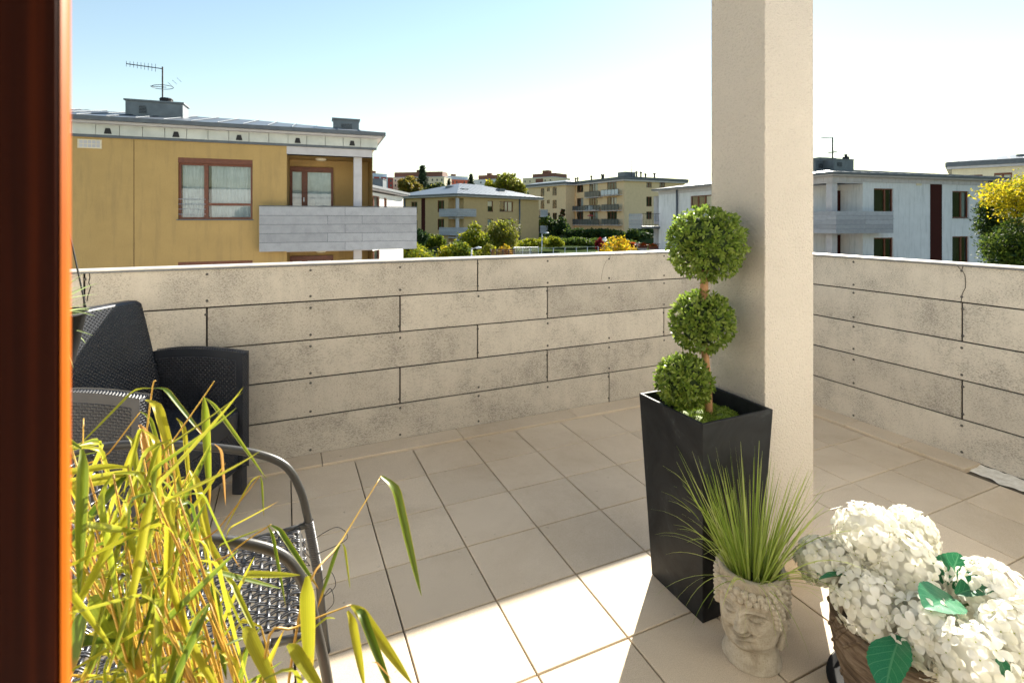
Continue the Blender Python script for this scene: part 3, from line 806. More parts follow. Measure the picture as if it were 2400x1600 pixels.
def m_hleaf():
    k = NT('veined_green_leaf'); tc = k.n('TexCoord'); sx = k.n('SeparateXYZ'); k.l(tc.outputs['UV'], sx.inputs[0])
    s_ = k.math('ABSOLUTE', k.math('SUBTRACT', sx.outputs[1], .5))
    q = k.math('FRACT', k.math('MULTIPLY', k.math('SUBTRACT', sx.outputs[0], k.math('MULTIPLY', s_, .55)), 7.0))
    vein = k.ramp(q, [(0, 1.0), (.09, 0.0), (.93, 0.0), (1.0, 1.0)]); mid = k.ramp(s_, [(.012, 1.0), (.04, 0.0)])
    vv = k.math('MAXIMUM', vein, mid); vo = k.n('TexVoronoi', feature='DISTANCE_TO_EDGE'); vo.inputs['Scale'].default_value = 34
    k.l(tc.outputs['UV'], vo.inputs['Vector']); net = k.ramp(vo.outputs['Distance'], [(.0, .55), (.06, 0.0)])
    base = k.ramp(k.orand(), [(0, (.010, .115, .040)), (1, (.018, .19, .085))])
    base = k.mix(k.math('MULTIPLY', k.math('MAXIMUM', vv, net), .5), base, (.16, .42, .22))
    k.col(base); k.rough(.36); k.bump(vv, -.4, .002)
    tr = k.n('BsdfTranslucent'); k.l(base, tr.inputs[0]); ms = k.n('MixShader'); ms.inputs[0].default_value = .3
    k.l(k.b.outputs[0], ms.inputs[1]); k.l(tr.outputs[0], ms.inputs[2]); k.l(ms.outputs[0], k.out.inputs[0]); return k.m
hl.materials.append(m_hleaf())
def chord(o, p, q, roll=0.0, wscale=1.0, up=Vector((0, 0, 1))):
    """lay a unit leaf (x from 0 to 1) from p to q"""
    x = (q-p); L = x.length; x = x/L; y = up.cross(x)
    if y.length < 1e-3: y = Vector((0, 1, 0)).cross(x)
    y.normalize(); z = x.cross(y)
    if roll: rm = Matrix.Rotation(roll, 3, x); y = rm@y; z = rm@z
    mt = Matrix(((x.x*L, y.x*L*wscale, z.x*L, p.x), (x.y*L, y.y*L*wscale, z.y*L, p.y), (x.z*L, y.z*L*wscale, z.z*L, p.z), (0, 0, 0, 1)))
    o.matrix_local = mt
for (u0, v0, d0, u1, v1, d1_, rl, ws) in [(2110, 1490, 1.30, 2075, 1625, 1.22, .5, 1.25), (2236, 1402, 1.33, 2166, 1424, 1.27, -.2, 1.1), (2220, 1378, 1.40, 2248, 1296, 1.42, .3, 1.4),
                                          (2240, 1392, 1.32, 2352, 1366, 1.30, .2, .8), (2340, 1535, 1.16, 2365, 1595, 1.13, .3, 1.0), (1985, 1330, 1.5, 1915, 1345, 1.50, 0, .7), (1995, 1350, 1.47, 1920, 1358, 1.46, .3, .5),
                                          (2160, 1360, 1.47, 2190, 1390, 1.40, 0, 1.0)]:
    o = link('leaf', hl, hyd); chord(o, at(u0, v0, d0)-HB, at(u1, v1, d1_)-HB, rl, ws)

# ================================================================== BLACK RESIN ARMCHAIR
def m_rattan():
    k = NT('moulded_black_rattan'); v = k.coord()
    k.col(k.ramp(k.noise(v, 7, 4), [(.3, (.016, .019, .027)), (.7, (.025, .029, .039))])); k.rough(.36); k.b.inputs['Specular IOR Level'].default_value = .5
    k.bump(k.noise(v, 300, 3), .15, .001); return k.m
M['rattan'] = m_rattan()
def weave(m, Pf, nu, nv, h=.003, gap=.10, bond=True):
    """raised pillow for every visible strand end, laid in running bond; Pf(u,v)->(point, normal)"""
    for j in range(nv):
        off = .5 if (j % 2 and bond) else 0
        for i in range(-1, nu+1):
            u0, u1 = (i+off+gap*.5)/nu, (i+1+off-gap*.5)/nu; v0, v1 = (j+gap)/nv, (j+1-gap)/nv
            u0, u1 = max(0, u0), min(1, u1)
            if u1-u0 < .25/nu: continue
            b = len(m.v); iu, iv = (u1-u0)*.22, (v1-v0)*.22
            for (uu, vv, hh) in ((u0, v0, 0), (u1, v0, 0), (u1, v1, 0), (u0, v1, 0), (u0+iu, v0+iv, h), (u1-iu, v0+iv, h), (u1-iu, v1-iv, h), (u0+iu, v1-iv, h)):
                p, nrm = Pf(uu, vv); m.v.append(tuple(p+nrm*hh))
            m.f += [tuple(b+x for x in q) for q in ((4, 5, 6, 7), (0, 1, 5, 4), (1, 2, 6, 5), (2, 3, 7, 6), (3, 0, 4, 7))]
ac = empty('rattan_armchair', (-.553, 2.728, 0), R(-28)); tag(ac, 'black moulded rattan armchair with high back against the long parapet', 'armchair')
AW, AX0, AX1 = .35, -.24, .24
def arm_top(x): t = (x-AX0)/(AX1-AX0); return .705+.018*math.sin(math.pi*t)
for sg in (-1, 1):
    y0, y1 = (sg*AW, sg*(AW-.055)) if sg < 0 else (sg*(AW-.055), sg*AW)
    m = MB(); n = 10
    prof = [(AX0+(AX1-AX0)*i/n, arm_top(AX0+(AX1-AX0)*i/n)) for i in range(n+1)]+[(AX1, .13), (AX0, .13)]
    b = len(m.v); k = len(prof)
    m.v += [(x, y0, z) for x, z in prof]+[(x, y1, z) for x, z in prof]
    m.f.append(tuple(range(k))); m.f.append(tuple(range(2*k-1, k-1, -1)))
    for i in range(k): j = (i+1) % k; m.f.append((i, j, k+j, k+i))
    a = m.ob('armrest', M['rattan'], ac, bevel=.008, seg=2)
    wm = MB()
    for yy, ny in ((y0-.0004, -1), (y1+.0004, 1)):
        def Pf(u, v, yy=yy, ny=ny):
            x = AX0+.025+(AX1-AX0-.05)*u; z = .16+(arm_top(x)-.030-.16)*v; return Vector((x, yy, z)), Vector((0, ny, 0))
        weave(wm, Pf, 19, 44, .0032)
    def Pt(u, v): x = AX0+(AX1-AX0)*u; return Vector((x, y0+.004+(y1-y0-.008)*v, arm_top(x)+.0004)), Vector((0, 0, 1))
    weave(wm, Pt, 36, 4, .0025)
    def Pe(u, v): return Vector((AX1+.0004, y0+.004+(y1-y0-.008)*u, .14+(.70-.14)*v)), Vector((1, 0, 0))
    weave(wm, Pe, 3, 52, .0025)
    stuff(wm.ob('weave', M['rattan'], a))
    for xx in (AX1-.05, AX0):
        MB().prism([(xx, y0+.002), (xx+.05, y0+.002), (xx+.05, y1-.002), (xx, y1-.002)], .001, .131).ob('leg', M['rattan'], ac, bevel=.004)
# backrest: gently curved, leaning, rounded upper corners
def back_pt(u, v, t=0):
    y = (u*2-1)*.292; z = .40+.58*v
    cornr = 1-.035*max(0, (abs(u*2-1)-.86)/.14)**2*v
    zz = .40+.58*v*cornr; x = -.165-.105*v-.02*v*v+.030*((u*2-1)**2)*.6-t
    return Vector((x, y*(1-.03*v), zz))
m = MB(); nu, nv = 20, 20
for t in (0, .055):
    for j in range(nv+1):
        for i in range(nu+1): m.v.append(tuple(back_pt(i/nu, j/nv, t)))
N1 = (nu+1)*(nv+1)
for j in range(nv):
    for i in range(nu):
        a = j*(nu+1)+i; m.f += [(a, a+1, a+nu+2, a+nu+1), (N1+a+nu+1, N1+a+nu+2, N1+a+1, N1+a)]
for i in range(nu):
    a = i; m.f.append((a, N1+a, N1+a+1, a+1)); a = nv*(nu+1)+i; m.f.append((a, a+1, N1+a+1, N1+a))
for j in range(nv):
    a = j*(nu+1); m.f.append((a, a+nu+1, N1+a+nu+1, N1+a)); a += nu; m.f.append((a, N1+a, N1+a+nu+1, a+nu+1))
bk = m.ob('backrest', M['rattan'], ac, True, bevel=.01, seg=3)
wm = MB()
def Pb(u, v):
    uu, vv = .02+.96*u, .02+.96*v; return back_pt(uu, vv)+Vector((.0004, 0, 0)), Vector((.97, 0, .2))
weave(wm, Pb, 26, 62, .0030); stuff(wm.ob('weave', M['rattan'], bk))
m = MB(); m.box(-.20, .232, -AW+.058, AW-.058, .33, .43); st_ = m.ob('seat', M['rattan'], ac, bevel=.012, seg=3)
wm = MB()
def Ps(u, v): return Vector((-.16+.38*u, -.285+.57*v, .4304)), Vector((0, 0, 1))
weave(wm, Ps, 18, 34, .0015); stuff(wm.ob('weave', M['rattan'], st_))
m = MB(); m.box(.18, .226, -AW+.058, AW-.058, .13, .329); apn = m.ob('apron', M['rattan'], ac, bevel=.004)
wm = MB()
def Pa(u, v): return Vector((.2264, -.288+.576*u, .135+.285*v)), Vector((1, 0, 0))
weave(wm, Pa, 30, 26, .0028); stuff(wm.ob('weave', M['rattan'], apn))
MB().box(-.225, -.20, -AW+.058, AW-.058, .13, .41).ob('back_panel', M['rattan'], ac, bevel=.004)

# ================================================================== WOVEN CHAIR WITH STEEL TUBE FRAME
M['tube'] = simple('grey_powder_tube', (.05, .049, .047), .36, (.04, .039, .038), 8, .05, 200, .2)
def m_strand():
    k = NT('glossy_dark_strand'); k.col(k.ramp(k.irand(), [(0, (.025, .027, .034)), (.5, (.05, .052, .06)), (1, (.085, .085, .09))])); k.rough(.28)
    k.b.inputs['Specular IOR Level'].default_value = .7; return k.m
M['strand'] = m_strand()
WY, WX = 1.488, -.2
wc = empty('woven_chair', (WX, WY, 0)); tag(wc, 'woven chair with grey steel tube arms behind the bamboo', 'chair')
def spline(pts, n=6):
    pts = [Vector(p) for p in pts]; out = []
    for i in range(len(pts)-1):
        p0, p1, p2, p3 = pts[max(0, i-1)], pts[i], pts[i+1], pts[min(len(pts)-1, i+2)]
        for k in range(n):
            t = k/n; out.append(.5*((2*p1)+(p2-p0)*t+(2*p0-5*p1+4*p2-p3)*t*t+(3*p1-p0-3*p2+p3)*t**3))
    out.append(pts[-1]); return out
L_ = lambda x, y, z: (x-WX, y-WY, z)
armp = [(.120, .0), (.108, .12), (.091, .30), (.064, .445), (.043, .535), (.002, .618), (-.075, .671), (-.204, .716), (-.342, .750), (-.455, .762)]
fy, ny = 1.722, 1.256
path = [L_(x, fy, z) for x, z in armp]+[L_(-.545, 1.665, .772), L_(-.585, 1.56, .780), L_(-.592, WY, .782), L_(-.585, 1.415, .780), L_(-.545, 1.312, .772)]+[L_(x, ny, z) for x, z in armp[::-1]]
path[0] = (path[0][0], path[0][1], .004); path[-1] = (path[-1][0], path[-1][1], .004)
MB().tube(spline(path, 7), .0118, 12).ob('arm_tube', M['tube'], wc, True)
for y in (fy-.016, ny+.016):
    MB().tube(spline([L_(-.03, y, .425), L_(-.2, y, .42), L_(-.40, y, .41), L_(-.50, y, .38), L_(-.55, y, .20), L_(-.58, y, .004)], 6), .0105, 10).ob('leg', M['tube'], wc, True)
    MB().tube(spline([L_(-.47, y, .40), L_(-.53, y, .5), L_(-.568, (y+WY)/2+(y-WY)*.36, .64), L_(-.575, (y+WY)/2+(y-WY)*.30, .77)], 6), .009, 10).ob('back_upright', M['tube'], wc, True)
    MB().tube([L_(-.03, y, .425), L_(.062, y+(.012 if y > WY else -.012), .425)], .0095, 10).ob('seat_rail', M['tube'], wc, True)
MB().tube([L_(.035, fy-.02, .425), L_(.035, ny+.02, .425)], .0095, 10).ob('front_rail', M['tube'], wc, True)
MB().tube([L_(-.50, fy-.016, .375), L_(-.50, ny+.016, .375)], .0095, 10).ob('rear_rail', M['tube'], wc, True)
def woven(m, Sf, lu, lv, pitch, wdt, h=.0026, double=True):
    """two crossing sets of flat strands going over and under; Sf(a,b)->point for metres a,b"""
    nu, nv = int(lu/pitch), int(lv/pitch)
    def nrm(a, b):
        e = .004; p = Sf(a, b); n_ = (Sf(a+e, b)-p).cross(Sf(a, b+e)-p); return p, n_.normalized()
    def strand(pts, width):
        b = len(m.v)
        for (p, n_, s_) in pts:
            m.v += [tuple(p-s_*width), tuple(p+n_*.0014), tuple(p+s_*width), tuple(p-n_*.0008)]
        for i in range(len(pts)-1):
            for k in range(4): k2 = (k+1) % 4; m.f.append((b+i*4+k, b+i*4+k2, b+(i+1)*4+k2, b+(i+1)*4+k))
    for i in range(nu+1):
        for o in ((-.5, .5) if double else (0,)):
            a = min(lu, max(0, i*pitch+o*wdt*1.08)); pts = []
            for j in range(nv*3+1):
                b_ = j*pitch/3; p, n_ = nrm(a, b_); s_ = (Sf(a+.004, b_)-p).normalized()
                pts.append((p+n_*h*math.cos(math.pi*(j/3+i)), n_, s_))
            strand(pts, wdt*.5)
    for j in range(nv+1):
        b_ = j*pitch; pts = []
        for i in range(nu*3+1):
            a = i*pitch/3; p, n_ = nrm(a, b_); s_ = (Sf(a, b_+.004)-p).normalized()
            pts.append((p-n_*h*math.cos(math.pi*(i/3+j)), n_, s_))
        strand(pts, wdt*.55)
sw = fy-ny-.075
def Sseat(a, b):       # a across (y), b front to back
    y = -sw/2+a; x = .052-b; z = .438-.012*math.sin(max(0, min(1, a/sw))*math.pi)
    if b < .04:
        t = (.04-b)/.04; x = .052-.04+.04*math.sin(t*1.4); z = .438-.034*(1-math.cos(t*1.5))-max(0, t-1)*.05
    if b > .40: z += (b-.40)*1.1*(b-.40)*4
    return Vector((x-WX, y, z))
m = MB(); woven(m, Sseat, sw, .50, .0225, .0085, .0032); stuff(m.ob('woven_seat', M['strand'], wc, True))
def Sback(a, b):       # a across, b upwards
    y = -.225+a; c = (y/.225); x = -.470-.10*min(1, b/.36)+.085*c*c
    return Vector((x-WX, y*(1+.02*b/.36), .43+b))
m = MB(); woven(m, Sback, .45, .335, .0225, .0085, .0032); stuff(m.ob('woven_back', M['strand'], wc, True))
m = MB(); hel = []
for i in range(230):
    t = i/229; z = .435-.165*t; x = .066+.028*t-WX; a = i*.75
    hel.append((x+.0135*math.cos(a), fy-WY+.0135*math.sin(a), z))
m.tube(hel, .0026, 5); m.ob('binding', M['strand'], wc, True)
for k, (px_, ln, dz) in enumerate(((.06, .10, .38), (.045, .055, .35), (.05, .05, .325), (.05, .045, .30), (.085, .04, .24), (.09, .03, .19))):
    pts = [L_(px_+ .02, fy-.012, dz), L_(px_+.02+ln*(.7 if k in (0, 4, 5) else -.4), fy-.01, dz+.02), L_(px_+.02+ln*(1 if k in (0, 4, 5) else -.75), fy-.02, dz-.02), L_(px_+.025, fy-.012, dz-.05)]
    MB().tube(spline(pts, 7), .0011, 5).ob('loose_strand', M['rubber'], wc, True)

# ================================================================== BAMBOO IN A POT (close to the lens)
M['bam_leaf'] = m_leaf('bamboo_leaf', [(.07, .125, .012), (.16, .21, .018), (.34, .33, .022), (.10, .165, .018), (.42, .38, .025), (.20, .26, .02), (.48, .42, .035), (.28, .33, .02)], .5, .38, False, (.45, .22, .03))
M['dry_leaf'] = m_leaf('dry_bamboo_leaf', [(.34, .16, .04), (.46, .27, .09)], .4, .55, False)
M['culm'] = simple('bamboo_culm', (.52, .33, .035), .45, (.40, .20, .03), 14)
M['clay'] = simple('terracotta', (.30, .12, .06), .85, (.24, .09, .05), 9, .2, 80)
BX, BY = -.03, .82
bp = empty('clay_pot', (BX, BY, 0)); tag(bp, 'round clay pot the yellow green bamboo grows from', 'plant pot')
MB().lathe([(.115, .002), (.125, .02), (.155, .27), (.168, .275), (.170, .315), (.158, .317), (.150, .27)], 40, cap1=False).ob('pot_wall', M['clay'], bp, True)
MB().lathe([(.151, .275), (.10, .285), (.002, .287)], 24, cap0=False).ob('soil', M['soil'], bp, True)
bam = empty('bamboo_plant', (BX, BY, .28)); tag(bam, 'yellow green bamboo with drooping leaves in front of the woven chair', 'bamboo')
BB = Vector(bam.location)
lv = [uv_mesh(leaf_surf(1, .031, .30, bd, 16, 4, 0, True), 'leaf', M['bam_leaf']) for bd in (.10, .22, .38, .55)]
dry = uv_mesh(leaf_surf(1, .045, .6, .25, 16, 4, 0, True), 'leaf', M['dry_leaf'])
def D(x, y, d): return at(x/.98, y/.98, d)-BB      # positions read off a 2352 pixel wide copy
hero = [(875, 1093, .86, 968, 1368, .84, 1.15, 1), (348, 892, .95, 158, 1045, .93, .75, 1), (352, 892, .95, 482, 1018, .93, .85, 1), (468, 912, .90, 482, 1160, .88, .75, 0), (472, 915, .90, 612, 1100, .86, .4, 0),
        (335, 918, .93, 420, 1130, .90, 1.0, 2), (322, 945, .95, 398, 1135, .93, .5, 1), (597, 1092, .86, 606, 1186, .85, .6, 0), (595, 1093, .86, 505, 1235, .88, .3, 0), (622, 1206, .80, 732, 1352, .78, .75, 1), (614, 1206, .80, 656, 1392, .79, .5, 0),
        (706, 1322, .60, 712, 1575, .58, .92, 0), (786, 1246, .72, 804, 1352, .71, .7, 0), (782, 1250, .72, 728, 1400, .66, .85, 0), (806, 1390, .66, 948, 1572, .62, .75, 1), (798, 1402, .66, 838, 1580, .64, .8, 1), (812, 1398, .66, 905, 1600, .6, .7, 2),
        (375, 1080, .80, 455, 1250, .78, .8, 1), (436, 1080, .84, 492, 1290, .82, .95, 0), (425, 1095, .84, 270, 1330, .82, .7, 1), (350, 1190, .80, 330, 1420, .78, 1.0, 0), (455, 1205, .78, 440, 1420, .74, 1.0, 0), (485, 1345, .70, 520, 1560, .66, 1.2, 0), (560, 1340, .70, 690, 1320, .64, .9, 1),
        (210, 1370, .66, 330, 1560, .62, 1.3, 1), (190, 1400, .62, 160, 1560, .60, 1.6, 0), (260, 1280, .72, 430, 1430, .70, .9, 2), (405, 960, .93, 440, 1165, .9, .6, 1), (290, 1000, .92, 330, 1150, .9, .7, 1), (520, 1330, .72, 600, 1480, .68, .8, 1),
        (660, 1480, .58, 760, 1620, .55, 1.1, 1), (560, 1440, .62, 640, 1600, .58, 1.1, 1), (520, 1235, .8, 640, 1150, .8, .6, 1), (498, 1268, .8, 610, 1210, .8, .6, 1), (770, 1420, .62, 650, 1500, .6, .6, 1)]
for (x0, y0, d0, x1, y1, d1_, ws, k) in hero:
    o = link('leaf', lv[k], bam); chord(o, D(x0, y0, d0), D(x1, y1, d1_), random.uniform(-.35, .35), ws*(1.5 if d0 > .69 else 2.5))
for (x0, y0, d0, x1, y1, d1_, ws) in [(320, 975, .93, 378, 1200, .90, 1.0), (368, 1000, .92, 385, 1130, .9, .7), (492, 1020, .9, 518, 1160, .88, .4), (855, 1520, .6, 900, 1560, .6, .6), (180, 1130, .85, 240, 1330, .8, .5), (300, 1130, .85, 290, 1300, .82, .5)]:
    o = link('leaf', dry, bam); chord(o, D(x0, y0, d0), D(x1, y1, d1_), random.uniform(-.4, .4), ws)
stems = MB()
def stem(pts, r0=.0026, r1=.0009):
    s_ = spline(pts, 5); n = len(s_); stems.tube(s_, [r0+(r1-r0)*i/(n-1) for i in range(n)], 6)
g0 = lambda: Vector((random.uniform(-.09, .09), random.uniform(-.09, .09), 0))
for pts in ([(690, 1400, .66), (785, 1240, .75), (875, 1093, .86)], [(480, 1350, .80), (530, 1270, .80), (622, 1204, .80)], [(400, 1330, .78), (500, 1215, .83), (597, 1092, .86)],
            [(230, 1290, .82), (345, 1090, .9), (470, 908, .90), (492, 875, .90)], [(300, 1220, .86), (330, 1040, .92), (350, 890, .95), (358, 875, .95)], [(300, 1420, .7), (350, 1280, .76), (435, 1080, .84)],
            [(160, 1260, .8), (185, 1130, .84), (192, 960, .88)], [(610, 1500, .6), (680, 1440, .62), (806, 1388, .66)], [(160, 1150, .85), (250, 1040, .9), (322, 945, .95)]):
    a = D(*pts[0]); stem([g0(), (a*.5)+Vector((0, 0, -.03)), a]+[D(*p) for p in pts[1:]])
env = [(120, 1010), (200, 990), (260, 1010), (340, 960), (430, 1000), (520, 1080), (600, 1180), (660, 1330), (740, 1440), (800, 1540)]
def env_v(u):
    for (u0, v0), (u1, v1) in zip(env[:-1], env[1:]):
        if u <= u1: return v0+(v1-v0)*(u-u0)/(u1-u0)
    return 1560
nl = 0
for s_i in range(54):
    u = random.uniform(120, 440) if s_i % 6 else random.uniform(430, 640); v = env_v(u)+abs(random.gauss(0, 240))+15+(220 if u > 430 else 0)
    v = min(v, 1640); d = random.uniform(.62, .95)-(v-1000)/600*.12
    tip = D(u, v, d); base = g0(); mid = base*.45+tip*.55+Vector((random.uniform(-.03, .03), random.uniform(-.03, .03), .04))
    stem([base, mid, tip], .0028, .0010)
    for k in range(5):
        t = random.uniform(.45, 1.0) if k > 1 else 1.0
        p = base*(1-t)**2+mid*2*t*(1-t)+tip*t*t
        az = random.uniform(0, 6.283); ln = random.uniform(.10, .18)
        dr = Vector((math.cos(az)*.5, math.sin(az)*.5, random.uniform(-1.5, -.35))).normalized()
        if random.random() < .30 and u < 430: dr = (tip-mid).normalized()*.6+Vector((CY*.6, -SY*.6, .45))*random.choice((1, -.8))+dr*.3
        q = p+dr.normalized()*ln
        o = link('leaf', lv[random.choice((0, 1, 2, 2, 3, 3))] if nl % 60 != 17 or u > 400 else dry, bam)
        chord(o, p, q, random.uniform(-1.2, 1.2), random.uniform(.75, 1.2)); nl += 1
stems.ob('culms', M['culm'], bam, True)

# ================================================================== HANGING SPIDER PLANT
M['spider'] = m_leaf('variegated_leaf', [(.40, .48, .28), (.62, .64, .50), (.30, .42, .14), (.70, .68, .60)], .4, .4)
hp = at(92, 712, 1.02)
sp = empty('hanging_pot', (hp.x, hp.y, hp.z-.13)); tag(sp, 'hanging black pot with its cord beside the open door', 'plant pot')
MB().lathe([(.05, 0), (.055, .004), (.075, .11), (.078, .11), (.070, .10)], 28, cap1=False).ob('pot_wall', M['rubber'], sp, True)
MB().tube([(.076, 0, .108), (0, 0, .55), (0, 0, 2.719-(hp.z-.13))], .0018, 5).ob('cord', M['rubber'], sp)
MB().tube([(-.06, .045, .108), (0, 0, .55)], .0018, 5).ob('cord', M['rubber'], sp)
MB().lathe([(.072, .095), (.03, .10), (.002, .10)], 20, cap0=False).ob('soil', M['soil'], sp, True)
spl = empty('spider_plant', (hp.x, hp.y, hp.z-.035)); tag(spl, 'spider plant with pale striped arching leaves beside the open door', 'spider plant')
SB = Vector(spl.location)
lm = [uv_mesh(leaf_surf(1, .022, .3, bd, 12, 2), 'leaf', M['spider']) for bd in (.35, .22, .12)]
tips = [(232, 664), (228, 690), (214, 710), (240, 728), (222, 740), (218, 786), (196, 672), (226, 664), (205, 733), (172, 862), (190, 700), (212, 722), (180, 655), (200, 640)]
for i, (u, v) in enumerate(tips):
    o = link('leaf', lm[i % 3], spl); st0 = Vector((random.uniform(-.02, .02), random.uniform(-.02, .02), .0))
    chord(o, st0, at(u, v, 1.02+random.uniform(-.06, .06))-SB, random.uniform(-.5, .5), random.uniform(.7, 1.4))
for i in range(16):
    a = random.uniform(0, 6.283); o = link('leaf', lm[i % 3], spl); ln = random.uniform(.12, .2)
    q = Vector((math.cos(a)*ln*.8, math.sin(a)*ln*.8, random.uniform(-.08, .06)))
    if q.dot(Vector((CY, -SY, 0))) > .05: q = q-Vector((CY, -SY, 0))*q.dot(Vector((CY, -SY, 0)))
    chord(o, Vector((0, 0, 0)), q, random.uniform(-.5, .5), 1)

# ================================================================== GROUND
GP = [(-40, -6.5), (8, -6.3), (20, -5.8), (35, -4.8), (50, -3.9), (65, -3.3), (110, -2.9), (150, 0), (220, 7), (320, 14), (600, 20), (3000, 24)]
def gz(d):
    for (d0, z0), (d1_, z1) in zip(GP[:-1], GP[1:]):
        if d <= d1_: return z0+(z1-z0)*max(0, (d-d0)/(d1_-d0))
    return GP[-1][1]
m = MB(); ds = [-1500, -300, -40, 0, 8, 20, 28, 35, 42, 50, 58, 65, 80, 95, 110, 130, 150, 185, 220, 270, 320, 450, 600, 1200, 3000]
xs_ = [-3000, -1200, -500, -250, -120, -60, -30, 0, 30, 60, 120, 250, 500, 1200, 3000]
for d in ds:
    for x in xs_:
        side = max(0, min(1, (abs(x)-90)/160))*(max(0, min(1, (150-d)/90)))       # unseen slopes added at the sides and behind, to darken window reflections
        backs = max(0, min(1, (-40-d)/260)); m.v.append(tuple(W(x, d, gz(d)+26*max(side, backs))))
for j in range(len(ds)-1):
    for i in range(len(xs_)-1):
        a = j*len(xs_)+i; m.f.append((a, a+1, a+len(xs_)+1, a+len(xs_)))
struct(m.ob('ground', M['ground'], None, True))

M['bounce_ground'] = simple('pale_bounce_ground', (.36, .33, .28), .95, (.28, .255, .22), .8, 0, 3, spec=.1)  # unseen pale sheet, added to bounce sunlight up onto the shaded facades
m = MB(); dd_ = [3.6, 8, 14, 20, 28, 35, 40]; xx_ = [-30, -14, -5, 4, 12, 22, 34]
for d in dd_:
    for x in xx_: m.v.append(tuple(W(x, d, gz(d)+.03)))
for j in range(len(dd_)-1):
    for i in range(len(xx_)-1): a = j*len(xx_)+i; m.f.append((a, a+1, a+len(xx_)+1, a+len(xx_)))
struct(m.ob('bounce_sheet', M['bounce_ground'], None, True))

